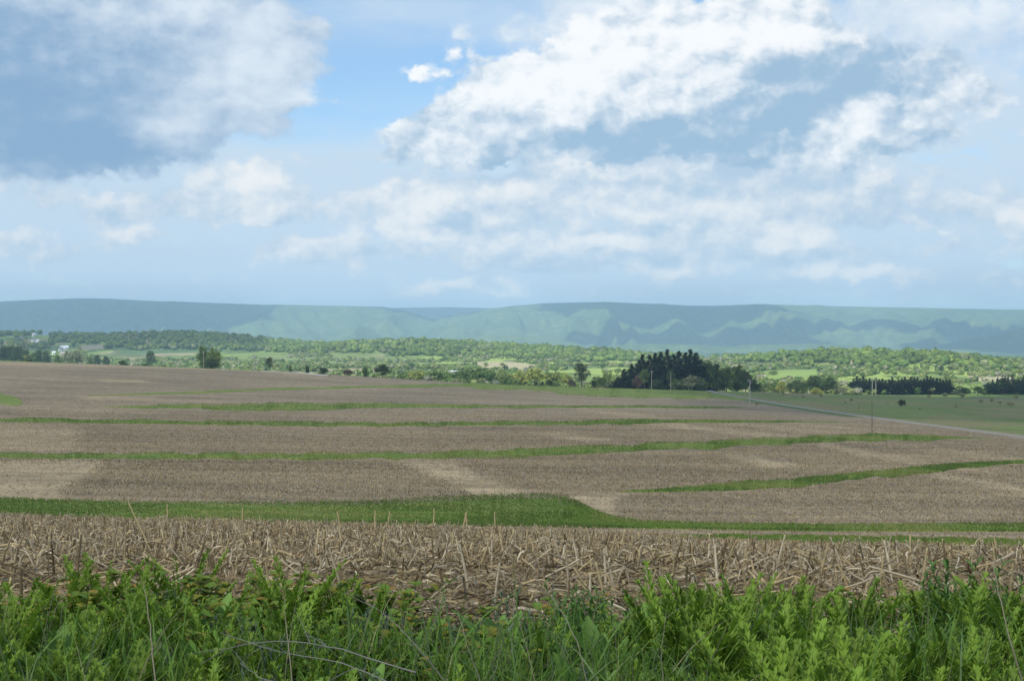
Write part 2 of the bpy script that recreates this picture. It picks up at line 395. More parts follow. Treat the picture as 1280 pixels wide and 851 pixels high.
def make_world():
    w = bpy.data.worlds.new('World'); SC.world = w; w.use_nodes = True
    t = NT(w.node_tree); bg = w.node_tree.nodes['Background']; bg.inputs['Strength'].default_value = 0.1
    sky = t.node('ShaderNodeTexSky', sky_type='NISHITA'); sky.sun_disc = False
    sky.sun_elevation = R(SUN_EL); sky.sun_rotation = R(SUN_AZ) % (2*math.pi)
    sky.altitude = 300; sky.air_density = 1.0; sky.dust_density = 0.6; sky.ozone_density = 2.0
    skyc = t.mix(1.0, sky.outputs[0], C4(SKY_GAIN), 'MULTIPLY')
    d = t.node('ShaderNodeTexCoord').outputs['Generated']
    sx = t.node('ShaderNodeSeparateXYZ'); t.l.new(d, sx.inputs[0])
    az = t.m('ARCTAN2', sx.outputs[0], sx.outputs[1])
    el = t.m('ARCSINE', sx.outputs[2])
    K = 17.0     # one unit = 100 photo pixels
    cb = t.node('ShaderNodeCombineXYZ')
    t.put(cb.inputs[0], t.m('MULTIPLY', az, K)); t.put(cb.inputs[1], t.m('MULTIPLY', el, K))
    p0 = cb.outputs[0]
    def pos(px, py):
        u = (px-640)/F; a = math.atan(u); e = math.atan((HZ-py)/F*math.cos(a))
        return a*K, e*K
    # warp: flattened towards the horizon
    n1 = t.noise(t.mapping(p0, (0.9, 1.3, 1)), 1.1, 3, 0.55, color=True)
    w1 = t.vm('MULTIPLY', t.vm('SUBTRACT', n1, (0.5, 0.5, 0.5)), (1.1, 0.7, 0))
    n2 = t.noise(t.mapping(p0, (1, 1.35, 1)), 4.2, 6, 0.62, color=True)
    w2 = t.vm('MULTIPLY', t.vm('SUBTRACT', n2, (0.5, 0.5, 0.5)), (0.45, 0.34, 0))
    p = t.vm('ADD', t.vm('ADD', p0, w1), w2)
    def blobs(L, p, acc=0.0):
        for (px, py, rx, ry, wt) in L:
            x, y = pos(px, py); sxx, syy = 100/rx, 100/ry
            q = t.vm('MULTIPLY_ADD', p, (sxx, syy, 0), (-x*sxx, -y*syy, 0))
            acc = t.m('MULTIPLY_ADD', t.m('POWER', 0.36788, t.vm('DOT_PRODUCT', q, q)), wt, acc)
        return acc
    billow = lambda v: t.noise(t.mapping(v, (1, 1.25, 1)), 2.2, 9, 0.56)
    bA = billow(p0); bB = billow(t.vm('ADD', p0, (-0.10, 0.16, 0)))
    shade = t.m('MULTIPLY', t.m('SUBTRACT', bA, bB), 2.6)
    def puff(v):
        o = t.node('ShaderNodeTexVoronoi', voronoi_dimensions='2D', feature='SMOOTH_F1'); t.put(o.inputs['Vector'], t.mapping(v, (1, 1.3, 1)))
        o.inputs['Scale'].default_value = 1.7; o.inputs['Detail'].default_value = 3.0; o.inputs['Roughness'].default_value = 0.55; o.inputs['Smoothness'].default_value = 0.35
        return o.outputs['Distance']
    pw = t.vm('ADD', p0, t.vm('MULTIPLY', t.vm('SUBTRACT', n2, (0.5, 0.5, 0.5)), (0.30, 0.24, 0)))
    vA = puff(pw); vB = puff(t.vm('ADD', pw, (-0.09, 0.13, 0)))
    pshade = t.m('MULTIPLY', t.m('SUBTRACT', vB, vA), 1.5)
    pl = t.vm('ADD', t.vm('ADD', p0, w1), t.vm('MULTIPLY', w2, (0.6, 0.6, 0)))
    soft = t.noise(t.mapping(p0, (0.8, 1.6, 1)), 1.6, 6, 0.55)
    # ---- thin high veil
    vn = t.noise(t.mapping(p0, (0.35, 1.3, 1)), 1.3, 7, 0.62)
    veil = blobs(VEIL, p0)
    veil = t.m('MULTIPLY', veil, t.ss(vn, 0.10, 0.66), clamp=True)
    c = t.mix(veil, skyc, C4([x*10 for x in VEILC]))
    # ---- cloud layers, far to near
    for (CL, LT, thr, white, grey, amp, ctr, sg, na, pg) in LAYERS:
        cov = blobs(CL, p)
        nz = t.m('SUBTRACT', bA, 0.5)
        cov = t.m('ADD', cov, t.m('ADD', t.m('MULTIPLY', nz, amp), t.m('MULTIPLY', t.m('SUBTRACT', 0.42, vA), 0.45)))
        a = t.ss(cov, thr-ctr, thr+ctr)
        lit = blobs(LT, pl)
        lit = t.m('ADD', lit, t.m('ADD', t.m('MULTIPLY', shade, sg), t.m('MULTIPLY', pshade, pg)))
        lit = t.m('ADD', lit, t.m('MULTIPLY', nz, na))
        lit = t.ss(t.m('ADD', lit, t.m('MULTIPLY', t.m('SUBTRACT', soft, 0.5), 1.9)), -0.95, 1.45)
        col = t.mix(lit, C4([x*10 for x in grey]), C4([x*10 for x in white]))
        c = t.mix(a, c, col)
    # ---- the rest of the sky, outside the photograph: broken cloud
    ge = t.noise(d, 3.0, 6, 0.6)
    out = t.ss(ge, 0.46, 0.60)
    outc = t.mix(t.ss(t.noise(d, 6.0, 5, 0.6), 0.35, 0.65), C4([4.5, 5.2, 6.2]), C4([9.0, 9.3, 9.7]))
    c2 = t.mix(out, skyc, outc)
    fa = t.m('MAXIMUM', t.ss(t.m('ABSOLUTE', az), 0.50, 0.75), t.ss(el, 0.30, 0.45))
    c = t.mix(fa, c, c2)
    t.put(bg.inputs['Color'], c)
    w.cycles.sampling_method = 'MANUAL'; w.cycles.sample_map_resolution = 512
make_world()

# ------------------------------------------------------------------ ground
SOIL = np.array([0.238, 0.190, 0.120]); TAN = np.array([0.335, 0.262, 0.155]); MEADOW = np.array([0.165, 0.235, 0.060])
TANS = [([(-60,578),(0,577),(60,577),(130,577),(118,590),(82,610),(75,626),(-60,622)], .85, 8), ([(490,576),(560,576.5),(610,598),(665,618),(600,622),(570,606),(530,590)], .9, 7),
        ([(718,619),(745,617),(795,617),(765,630),(775,646),(810,654),(745,646),(728,632)], .95, 6), ([(660,541),(700,540),(775,551),(735,553)], .45, 4),
        ([(903,570),(945,570),(1008,581),(965,583.5)], .7, 4), ([(1000,552),(1030,552),(1110,568),(1180,577),(1140,580),(1060,566)], .6, 4),
        ([(800,530),(850,529),(960,541),(1010,546),(950,547)], .55, 4), ([(880,527),(920,527),(1080,541),(1030,543)], .4, 4),
        ([(1135,592),(1175,590),(1280,608),(1340,618),(1280,617)], .6, 5), ([(1160,583),(1200,583),(1340,600),(1280,603)], .4, 5),
        ([(0,530),(98,533),(98,562),(-60,566)], .45, 8), ([(690,508),(720,508),(840,522),(800,524)], .45, 4), ([(960,529),(1010,529),(1130,541),(1100,542)], .35, 4),
        ([(-60,451),(0,451.5),(180,455),(330,458),(400,472),(300,463),(100,458),(-60,457)], .8, 3), ([(1060,552),(1140,554),(1290,574),(1280,578)], .4, 5),  # first patch, left crest: tan soil plus its sunlit edge put into the colour
        ([(700,661),(1300,665),(1300,674),(700,668)], .5, 4), ([(120,474),(175,474),(190,478),(130,478)], .55, 3), ([(100,495),(190,495),(200,501),(95,500)], .4, 3),
        ([(600,487),(800,489),(760,493),(640,491)], .0, 3)]
ROADL = smooth_line(ROAD, 160, 30)
def road_x(y):
    o = np.argsort(ROADL[:, 1]); return np.interp(y, ROADL[o, 1], ROADL[o, 0], left=112+0.0, right=93.)
CRX = np.array([-200, 0, 320, 480, 640, 780, 960, 1280, 1500]); CRR = np.array([740, 745, 735, 750, 775, 800, 850, 960, 980])

def cover(x, y, z):
    """own colour of the ground cover; and how much it is stubble field"""
    r = np.hypot(x, y); front = y > 1
    yy = np.where(front, y, 1.0)
    px = np.where(front, 640+F*x/yy, np.where(x > 0, 2000, -700)); py = np.where(front, HZ-F*z/yy, 2000)
    cr = np.interp(px, CRX, CRR)
    n1 = fbm(x/35, y/35, 4)[..., None]; n2 = fbm(x/6+40, y/14, 4)[..., None]; n3 = fbm(x/160+7, y/160, 4)[..., None]
    c = SOIL*(0.86+0.28*n1)*(0.9+0.2*n2)
    c = c*(1+0.10*np.sin(px/90+py/9)[..., None]*0.4)
    for poly, w, soft in TANS:
        m = poly_mask(px + (fbm(x/4, y/9, 3)-0.5)*26, py + (fbm(x/5+9, y/8, 3)-0.5)*3, poly, soft)*min(0.95, w*1.5)
        m = np.where(r > 48, m, 0)[..., None]
        c = c*(1-m) + TAN*(0.85+0.3*n2)*m
    till = np.ones(x.shape)
    # near stubble field: tan straw litter on yellowish soil
    nr = np.clip((62-r)/16, 0, 1)[..., None]
    straw = np.array([0.23, 0.17, 0.085])*(0.7+0.6*fbm(x/0.7, y/0.7, 4))[..., None]
    c = c*(1-nr)+straw*nr
    # verge
    vg = np.clip((9.0+0.8*(fbm(x/1.3, y/1.3, 3)-.5)-r)/0.6, 0, 1)
    c = c*(1-vg[..., None]) + np.array([0.055, 0.06, 0.028])*vg[..., None]; till = till*(1-vg)
    # beyond the crest: meadows, scrub, small fields
    bz = np.clip((r-cr)/10, 0, 1)
    pn = fbm(x/170+3, y/260, 3)
    md = MEADOW*(0.75+0.5*n1)
    fl = np.array([0.30, 0.26, 0.15]); lg = np.array([0.26, 0.34, 0.085]); dk = np.array([0.075, 0.115, 0.04])
    k1 = np.clip((pn-0.60)/0.03, 0, 1)[..., None]; md = md*(1-k1)+fl*(0.9+0.2*n1)*k1
    k2 = np.clip((0.42-pn)/0.03, 0, 1)[..., None]; md = md*(1-k2)+lg*(0.85+0.3*n1)*k2
    k3 = np.clip((fbm(x/60+31, y/80, 4)-0.56)/0.05, 0, 1)[..., None]; md = md*(1-0.8*k3)+dk*0.8*k3
    for poly, colr in [([(590,452),(640,452),(700,460),(640,466),(600,462)], (0.36,0.33,0.19)), ([(960,463),(1022,462),(1022,472),(960,474)], (0.22,0.31,0.08)),
                       ([(420,444),(480,443),(480,448),(420,449)], (0.36,0.32,0.20)), ([(100,432),(130,431),(130,436),(100,437)], (0.25,0.22,0.16)),
                       ([(150,436),(240,435),(300,440),(150,443)], (0.09,0.15,0.06)), ([(300,445),(420,440),(560,452),(420,462),(330,456)], (0.17,0.22,0.07)),
                       ([(1215,468),(1262,466),(1270,476),(1200,478)], (0.36,0.34,0.20)), ([(1180,478),(1240,476),(1240,490),(1180,492)], (0.19,0.27,0.07))]:
        m = (poly_mask(px, py, poly, 1.5)*(r > 1000))[..., None]
        md = md*(1-m)+np.array(colr)*(0.85+0.3*n1)*m
    b = bz[..., None]; c = c*(1-b)+md*b; till = till*(1-bz)
    fz = np.clip((r-3300)/500, 0, 1)[..., None]; c = c*(1-fz)+np.array([0.06,0.10,0.04])*(0.8+0.4*n1)*fz
    # pasture on the far side of the road
    pa = np.clip((x-road_x(y)-4+2*(n1[..., 0]-.5))/3.0, 0, 1)*(y > 120)*(1-bz)
    pc = np.array([0.140, 0.182, 0.052])*(0.75+0.5*n1)
    q = np.clip((fbm(x/14+3, y/30, 4)-0.46)/0.14, 0, 1)[..., None]; pc = pc*(1-q*0.75)+np.array([0.21, 0.18, 0.09])*q*0.75
    far = np.clip((r-790)/80, 0, 1)[..., None]*0.6; pc = pc*(1-far)+np.array([0.17, 0.16, 0.11])*far
    p_ = pa[..., None]; c = c*(1-p_)+pc*p_; till = till*(1-pa)
    # grassy shoulder between the road and the field
    sh = np.clip((x-road_x(y)+9)/2, 0, 1)*(x < road_x(y)+4)*(y > 420)*(1-bz)
    c = c*(1-sh[..., None])+np.array([0.10, 0.145, 0.05])*sh[..., None]; till = till*(1-sh)
    return c, till

def ground_grid():
    a1 = np.linspace(-24.5, 24.5, 820)
    a0 = np.linspace(-180, -24.5, 90)[:-1]; a2 = np.linspace(24.5, 180, 90)[1:]
    A = np.radians(np.concatenate([a0, a1, a2[:-1]]))
    rr = np.concatenate([np.exp(np.linspace(math.log(1.0), math.log(9), 60))[:-1], np.linspace(9, 60, 190)[:-1], np.exp(np.linspace(math.log(60), math.log(78), 20))[:-1],
                         np.exp(np.linspace(math.log(78), math.log(880), 360))[:-1], np.exp(np.linspace(math.log(880), math.log(4500), 260))[:-1],
                         np.exp(np.linspace(math.log(4500), math.log(18500), 30))])
    na, nr = len(A), len(rr)
    X = np.sin(A)[None]*rr[:, None]; Y = np.cos(A)[None]*rr[:, None]
    Z = height(X, Y)
    c, till = cover(X, Y, Z)
    V = np.stack([X, Y, Z], -1).reshape(-1, 3)
    i = np.arange(nr-1)[:, None]*na; j = np.arange(na)[None]; j2 = (j+1) % na
    Q = np.stack([i+j, i+j2, i+na+j2, i+na+j], -1).reshape(-1, 4)[:, ::-1]
    V = np.concatenate([V, [[0, 0, -1.6]]]); ce = len(V)-1
    T = np.stack([np.arange(na), np.full(na, ce), (np.arange(na)+1) % na], -1)[:, ::-1]
    C = np.concatenate([c.reshape(-1, 3), [[.06, .06, .03]]]); TL = np.concatenate([till.reshape(-1), [0]])
    return V, Q, T, C, TL

def mat_ground():
    m, t, b = new_mat('ground_cover')
    c = t.attr('tint').outputs['Color']; till = t.attr('till').outputs['Fac']
    P = t.node('ShaderNodeNewGeometry').outputs['Position']
    # litter speckle: pale straw bits and dark clods, two sizes, drawn out along the rows
    s1 = t.noise(t.mapping(P, (5.0, 3.2, 1)), 1.0, 3, 0.7)
    s2 = t.noise(t.mapping(P, (1.5, 0.9, 1)), 1.0, 4, 0.7)
    s3 = t.noise(t.mapping(P, (0.03, 0.22, 0.0), (0, 0, R(4))), 1.0, 5, 0.65)
    s4 = t.noise(t.mapping(P, (0.05, 1.3, 0.0), (0, 0, R(4))), 1.0, 2, 0.5); s5 = t.noise(t.mapping(P, (0.9, 0.14, 0.0)), 1.0, 3, 0.7); s6 = t.noise(t.mapping(P, (0.012, 0.06, 0.0), (0, 0, R(-3))), 1.0, 4, 0.6)
    v = t.m('ADD', t.m('MULTIPLY', t.m('SUBTRACT', s1, 0.5), 2.6), t.m('MULTIPLY', t.m('SUBTRACT', s2, 0.5), 1.5))
    v = t.m('ADD', v, t.m('ADD', t.m('ADD', t.m('MULTIPLY', t.m('SUBTRACT', s3, 0.5), 1.3), t.m('ADD', t.m('MULTIPLY', t.m('SUBTRACT', s5, 0.5), 1.5), t.m('MULTIPLY', t.m('SUBTRACT', s6, 0.5), 1.3))), t.m('MULTIPLY', t.m('SUBTRACT', s4, 0.5), 0.9)))
    f = t.m('ADD', 1.0, t.m('MULTIPLY', v, t.mixf(till, 0.5, 0.75)))
    f = t.m('MAXIMUM', f, 0.25)
    cb = t.node('ShaderNodeCombineXYZ')
    for i in range(3): t.put(cb.inputs[i], f)
    cc = t.mix(1.0, c, cb.outputs[0], 'MULTIPLY')
    t.put(b.inputs['Base Color'], cc); b.inputs['Roughness'].default_value = 0.95
    b.inputs['Specular IOR Level'].default_value = 0.1
    return m
V, Q, T, Cc, TL = ground_grid()
gme = mesh_data('ground', V, Q, mat_ground(), tint=Cc, T=T, smooth=True)
ta = gme.attributes.new('till', 'FLOAT', 'POINT'); ta.data.foreach_set('value', TL.astype(np.float32))
finish(bpy.data.objects.new('ground', gme), kind='structure')

# ------------------------------------------------------------------ road, paths, strips
M_ROAD = flat_mat('gravel', (0.26, 0.245, 0.20), 0.95, 0.18, 0.8)
def mat_strip():
    m, t, b = new_mat('strip_grass')
    P = t.node('ShaderNodeNewGeometry').outputs['Position']
    n = t.noise(t.mapping(P, (0.10, 0.25, 0)), 1.0, 5, 0.65); n2 = t.noise(t.mapping(P, (2.2, 1.4, 0)), 1.0, 4, 0.7)
    c = t.mix(t.ss(n, 0.38, 0.62), C4((0.105, 0.175, 0.026)), C4((0.21, 0.235, 0.05)))
    c = t.mix(t.m('MULTIPLY', t.ss(n2, 0.5, 0.8), 0.6), c, C4((0.27, 0.25, 0.09)))
    c = t.mix(t.m('MULTIPLY', t.ss(n2, 0.48, 0.2), 0.7), c, C4((0.06, 0.11, 0.02)))
    t.put(b.inputs['Base Color'], c); b.inputs['Roughness'].default_value = 0.9; b.inputs['Specular IOR Level'].default_value = 0.15
    return m
M_STRIP = mat_strip()
def ribbon_ground(name, L, width, lift, mat, thick=0.0, edge=0.0):
    """a sheet laid on the ground along the world line L, with sides down into the soil"""
    n = len(L); d = np.gradient(L, axis=0); nrm = norm(np.stack([d[:, 1], -d[:, 0]], -1))
    m = 9; offs = np.linspace(-1, 1, m)*width/2
    w = 1 + edge*(fbm(np.arange(n)*0.37, np.zeros(n)+3, 2)-.5)
    X = L[:, None, 0] + nrm[:, None, 0]*offs[None]*w[:, None]; Y = L[:, None, 1] + nrm[:, None, 1]*offs[None]*w[:, None]
    Z = height(X, Y)+lift
    Z = Z - np.where(np.abs(offs) > width*0.49, lift+0.3, 0)[None]
    V = np.stack([X, Y, Z], -1).reshape(-1, 3)
    i = np.arange(n-1)[:, None]*m+np.arange(m-1)[None]
    Q = np.stack([i, i+1, i+m+1, i+m], -1).reshape(-1, 4)
    return mesh_obj(name, V, Q, mat, kind='structure')
ribbon_ground('road', smooth_line(ROAD, 500, 200), 2.9, 0.25, M_ROAD, edge=0.2)
STRIP_LINES = []
def make_strip(S, k):
    a = np.array(S, float); n = max(60, int((a[-1, 0]-a[0, 0])/3))
    px = np.linspace(a[0, 0], a[-1, 0], n)
    tp = np.interp(px, a[:, 0], a[:, 1]); bt = np.interp(px, a[:, 0], a[:, 2])
    dm = 74 if k == 6 else (50 if k == 7 else 130)
    dmax = 82 if k == 7 else (200 if k == 6 else 800)
    A = np.array([hit(x, y, dm, dmax)[:2] for x, y in zip(px, tp)]); B = np.array([hit(x, y, dm, dmax)[:2] for x, y in zip(px, bt)])
    for _ in range(2):
        for M in (A, B): M[1:-1] = 0.25*M[:-2]+0.5*M[1:-1]+0.25*M[2:]
    # uneven width, ends that run out to nothing
    if k not in (6,):
        mid = (A+B)/2; s_ = np.arange(n)
        wv = 0.55+0.95*fbm(px/26+k*7, px*0+k, 4); wv2 = (fbm(px/34+k*5+60, px*0, 3)-.5)*0.5
        en = np.clip(np.minimum(s_, n-1-s_)/(0.09*n), 0.02, 1) if k not in (4,) else np.clip((n-1-s_)/(0.06*n), 0.02, 1)
        hv = (A-B)/2*(wv*en)[:, None]; mid = mid+(A-B)*wv2[:, None]; A = mid+hv; B = mid-hv
    else:
        pass
    ds = np.linalg.norm(A-B, axis=1)
    jit = 0.13*np.clip(np.hypot(*A.T)/100, 0.8, 3.0)
    dirn = norm(A-B)
    A = A + dirn*((rng.random(n)-.5)*2*jit*2)[:, None]; B = B + dirn*((rng.random(n)-.5)*2*jit*2)[:, None]
    m = 13; t = np.linspace(0, 1, m)
    P = B[:, None]*(1-t[None, :, None]) + A[:, None]*t[None, :, None]
    Z = height(P[..., 0], P[..., 1]) + 0.10 + (0.05 if k == 0 else 0)
    Z[:, 0] -= 0.35; Z[:, -1] -= 0.35
    V = np.concatenate([P, Z[..., None]], -1)
    i = np.arange(n-1)[:, None]*m+np.arange(m-1)[None]
    Q = np.stack([i, i+1, i+m+1, i+m], -1).reshape(-1, 4)
    mesh_obj('grass_strip', V.reshape(-1, 3), Q, M_STRIP, kind='structure')
    STRIP_LINES.append((A, B))
for k, S in enumerate(STRIPS): make_strip(S, k)
lane = np.array([hit(a, b, 500, 790) for a, b in [(326,457.2),(338,458.4),(352,460.8),(368,464),(384,466.8),(398,468.6),(412,469.6)]])
ribbon_ground('path', smooth_line(lane, 60, 10), 4.0, 0.2, flat_mat('pale_lane', (0.5, 0.48, 0.42), 0.9, 0.1, 1.0))

# ------------------------------------------------------------------ far ridge
def ridge():
    az_px = np.linspace(-420, 1700, 760); rr = np.concatenate([np.linspace(6600, 12600, 150), np.linspace(12700, 17500, 40)])
    PX, RR_ = np.meshgrid(az_px, rr)
    U = (PX-640)/F; Yc = RR_; X = U*Yc; Y = Yc.copy()
    wob = fbm(PX/85, PX*0+5, 3)
    def rz(dc, xs, ys, w0, w1, foot, shp, seed):
        row = np.interp(PX, xs, ys)
        zc = (HZ-row)/F*dc
        zf = -105
        w = w0 + (w1-w0)*fbm(PX/70+seed+Y/5000, PX*0+seed, 3)
        t = np.clip((Y-(dc-w))/w, 0, 1)
        spur = 1-np.abs(2*fbm(PX/55+seed+1.2*fbm(PX/120, Y/1500, 2), Y/2300+seed, 4)-1)*1.5
        t = np.clip(t + (spur-0.6)*0.55*t*(1-t)*2.2, 0, 1)
        s = t*t*(3-2*t)
        s = 0.35*t + 0.65*s
        back = np.clip((Y-dc)/3000, 0, 1)
        return zf + (zc-zf)*s*(1-back*0.8)
    zA = rz(12000, [-420,-100,0,50,100,140,190,250,300,360,420,480,510,540,570,600,640,680,720,760,800,860,890,920,960,1000,1060,1120,1200,1280,1700],
            [382,379,377,374.5,373,373.5,376,378,380,381,382,383.5,389,399,394,388,382.5,379,378,377.5,379,382,382.5,381,380.5,381.5,383,384,386,387,392], 2200, 5200, 0, 0, 2.0)
    zB = rz(16000, [-420,440,500,560,620,700,1700], [395,388,384.2,383.6,385,395,395], 2500, 3000, 0, 0, 8.0)
    zC = rz(8300, [-420,600,1080,1130,1170,1200,1240,1280,1340,1700], [440,440,437,434,431,425,417,411,404,398], 900, 1300, 0, 0, 5.0)
    zD = rz(7600, [-420,700,760,800,840,880,910,950,1000,1060,1120,1700], [440,440,433,430,429,430.5,434,431,429,431,436,440], 500, 800, 0, 0, 11.0)
    zE = rz(8800, [-420,500,560,610,660,700,740,1700], [440,436,424,419,420,424,434,440], 700, 1500, 0, 0, 14.0)
    Z = np.maximum.reduce([zA, zB, zC, zD, zE])
    Z = Z + (fbm(X/260, Y/260, 4)-.5)*26*np.clip((Z+105)/90, 0, 1)*np.clip(1-(Y-11700)/300, 0.12, 1) + (rng.random(Z.shape)-.5)*3.0
    V = np.stack([X, Y, Z], -1)
    na = len(az_px); i = np.arange(len(rr)-1)[:, None]*na+np.arange(na-1)[None]
    Q = np.stack([i, i+1, i+na+1, i+na], -1).reshape(-1, 4)
    m, t, b = new_mat('forest_far')
    P = t.node('ShaderNodeNewGeometry').outputs['Position']
    n = t.noise(P, 0.0025, 4, 0.6); n2 = t.noise(P, 0.020, 5, 0.8)
    c = t.mix(t.ss(n, 0.35, 0.65), C4((0.13, 0.195, 0.060)), C4((0.20, 0.275, 0.075)))
    c = t.mix(t.ss(n2, 0.35, 0.7), t.mix(0.65, c, C4((0.04, 0.07, 0.025))), c)
    t.put(b.inputs['Base Color'], c); b.inputs['Roughness'].default_value = 0.95; b.inputs['Specular IOR Level'].default_value = 0.05
    bp = t.node('ShaderNodeBump'); bp.inputs['Strength'].default_value = 1.0; bp.inputs['Distance'].default_value = 22.0
    t.put(bp.inputs['Height'], n2); t.l.new(bp.outputs[0], b.inputs['Normal'])
    mesh_obj('hills', V.reshape(-1, 3), Q, m, smooth=True, kind='structure')
ridge()

# ------------------------------------------------------------------ clouds above, which shade parts of the land
def cloud(gx_, gy_, rx, ry, alt, seed, gz=-20, rot=0.0, thick=False):
    """a cumulus whose shadow falls round the ground point (gx_, gy_)"""
    c = np.array([gx_, gy_, gz]) + SDIR*(alt-gz)/SDIR[2]
    nu, nv = 120, 40
    u = np.linspace(0, 2*np.pi, nu, endpoint=False); v = np.linspace(-np.pi/2, np.pi/2, nv)
    Uu, Vv = np.meshgrid(u, v)
    x = np.cos(Vv)*np.cos(Uu); y = np.cos(Vv)*np.sin(Uu); z = np.sin(Vv)
    rad = 0.72+0.62*fbm(x*2.2+seed+9, y*2.2+seed, 4) + 0.25*(fbm(x*6+seed+20, y*6+z*3, 3)-.5)
    h = np.where(z > 0, z*(170+260*fbm(x*4+3, y*4+seed, 4)), z*50)
    X, Y = rx*x*rad, ry*y*rad
    cr_, sr_ = math.cos(rot), math.sin(rot)
    V = np.stack([X*cr_-Y*sr_, X*sr_+Y*cr_, h], -1).reshape(-1, 3)
    i = np.arange(nv-1)[:, None]*nu; j = np.arange(nu)[None]
    Q = np.stack([i+j, i+(j+1) % nu, i+nu+(j+1) % nu, i+nu+j], -1).reshape(-1, 4)
    o = mesh_obj('cloud', V, Q, M_CLOUD2 if thick else M_CLOUD, smooth=True, kind='structure'); o.location = c
def mat_cloud(T_):
    m, t, b = new_mat('cloud_vapour')
    b.inputs['Base Color'].default_value = (0.92, 0.93, 0.95, 1); b.inputs['Roughness'].default_value = 1.0; b.inputs['Specular IOR Level'].default_value = 0.0
    tl = t.node('ShaderNodeBsdfTranslucent'); tl.inputs[0].default_value = (0.92, 0.94, 0.97, 1)
    m1 = t.node('ShaderNodeMixShader'); m1.inputs[0].default_value = 0.5
    t.l.new(b.outputs[0], m1.inputs[1]); t.l.new(tl.outputs[0], m1.inputs[2])
    tr = t.node('ShaderNodeBsdfTransparent'); m2 = t.node('ShaderNodeMixShader'); m2.inputs[0].default_value = T_
    t.l.new(m1.outputs[0], m2.inputs[1]); t.l.new(tr.outputs[0], m2.inputs[2])
    t.l.new(m2.outputs[0], m.node_tree.nodes['Material Output'].inputs['Surface'])
    return m
M_CLOUD = mat_cloud(CLOUD_T); M_CLOUD2 = mat_cloud(0.08)
for a in SHADOWS: cloud(*a, thick=(a[1] > 5000))

# ------------------------------------------------------------------ haze
def haze():
    x, y0, y1, z0, z1 = 19000, -19000, 19000, -420, 400
    V = [(-x, y0, z0), (x, y0, z0), (x, y1, z0), (-x, y1, z0), (-x, y0, z1), (x, y0, z1), (x, y1, z1), (-x, y1, z1)]
    Q = [(0, 3, 2, 1), (4, 5, 6, 7), (0, 1, 5, 4), (1, 2, 6, 5), (2, 3, 7, 6), (3, 0, 4, 7)]
    m = bpy.data.materials.new('haze_air'); m.use_nodes = True; nt = m.node_tree
    nt.nodes.remove(nt.nodes['Principled BSDF'])
    v = nt.nodes.new('ShaderNodeVolumePrincipled'); v.inputs['Density'].default_value = HAZE_D
    v.inputs['Color'].default_value = C4(HAZE_C); v.inputs['Anisotropy'].default_value = 0.0
    nt.links.new(v.outputs[0], nt.nodes['Material Output'].inputs['Volume'])
    mesh_obj('haze', V, Q, m, kind='stuff')
if HAZE_D > 0: haze()


# ------------------------------------------------------------------ trees
def cards(cen, size, nrm=None, up_bias=0.3):
    """n leaf-clump quads; random diamond shapes"""
    n = len(cen)
    if nrm is None: nrm = norm(rng.normal(size=(n, 3)) + np.array([0, 0, up_bias]))
    a = norm(np.cross(nrm, norm(rng.normal(size=(n, 3))))); b = np.cross(nrm, a)
    s = np.asarray(size, float).reshape(-1, 1); asp = (0.55+0.5*rng.random((n, 1)))
    V = np.stack([cen - a*s, cen - b*s*asp + a*s*0.15, cen + a*s, cen + b*s*asp - a*s*0.1], 1)
    Q = np.arange(n*4).reshape(-1, 4)
    return V.reshape(-1, 3), Q

def crown_geo(H, Wd, base, nclump, ncard, size, col, seed, dark=0.0):
    """a crown of unit height; clumps of leaf cards, own colour varies by clump"""
    r_ = np.random.default_rng(seed)
    cz = base + (1-base)*0.5
    P = []; S = []; Cc = []
    for k in range(nclump):
        d = norm(r_.normal(size=3) + np.array([0, 0, 0.25])); rad = r_.random()**0.45*0.86
        c = d*rad*np.array([Wd/2, Wd/2, (1-base)/2]); c[2] += cz
        # narrow towards the top a little
        f = 1-0.35*max(0, (c[2]-cz)/(1-cz)); c[0] *= f; c[1] *= f
        cr = (0.075+0.085*r_.random())*Wd/0.8
        q = norm(r_.normal(size=(ncard, 3)))*cr*(r_.random((ncard, 1))**0.33)*np.array([1, 1, 0.8])
        P.append(c+q); S.append(np.full(ncard, size)*(0.6+0.8*r_.random(ncard)))
        tone = 0.75+0.5*r_.random()
        Cc.append(np.asarray(col)*tone*(0.88+0.24*r_.random((ncard, 1)))*np.array([1+0.25*(r_.random()-.4), 1, 1]))
    P = np.concatenate(P)*H; S = np.concatenate(S)*H; Cc = np.concatenate(Cc)
    V, Q = cards(P, S)
    return V, Q, np.repeat(Cc, 4, 0)

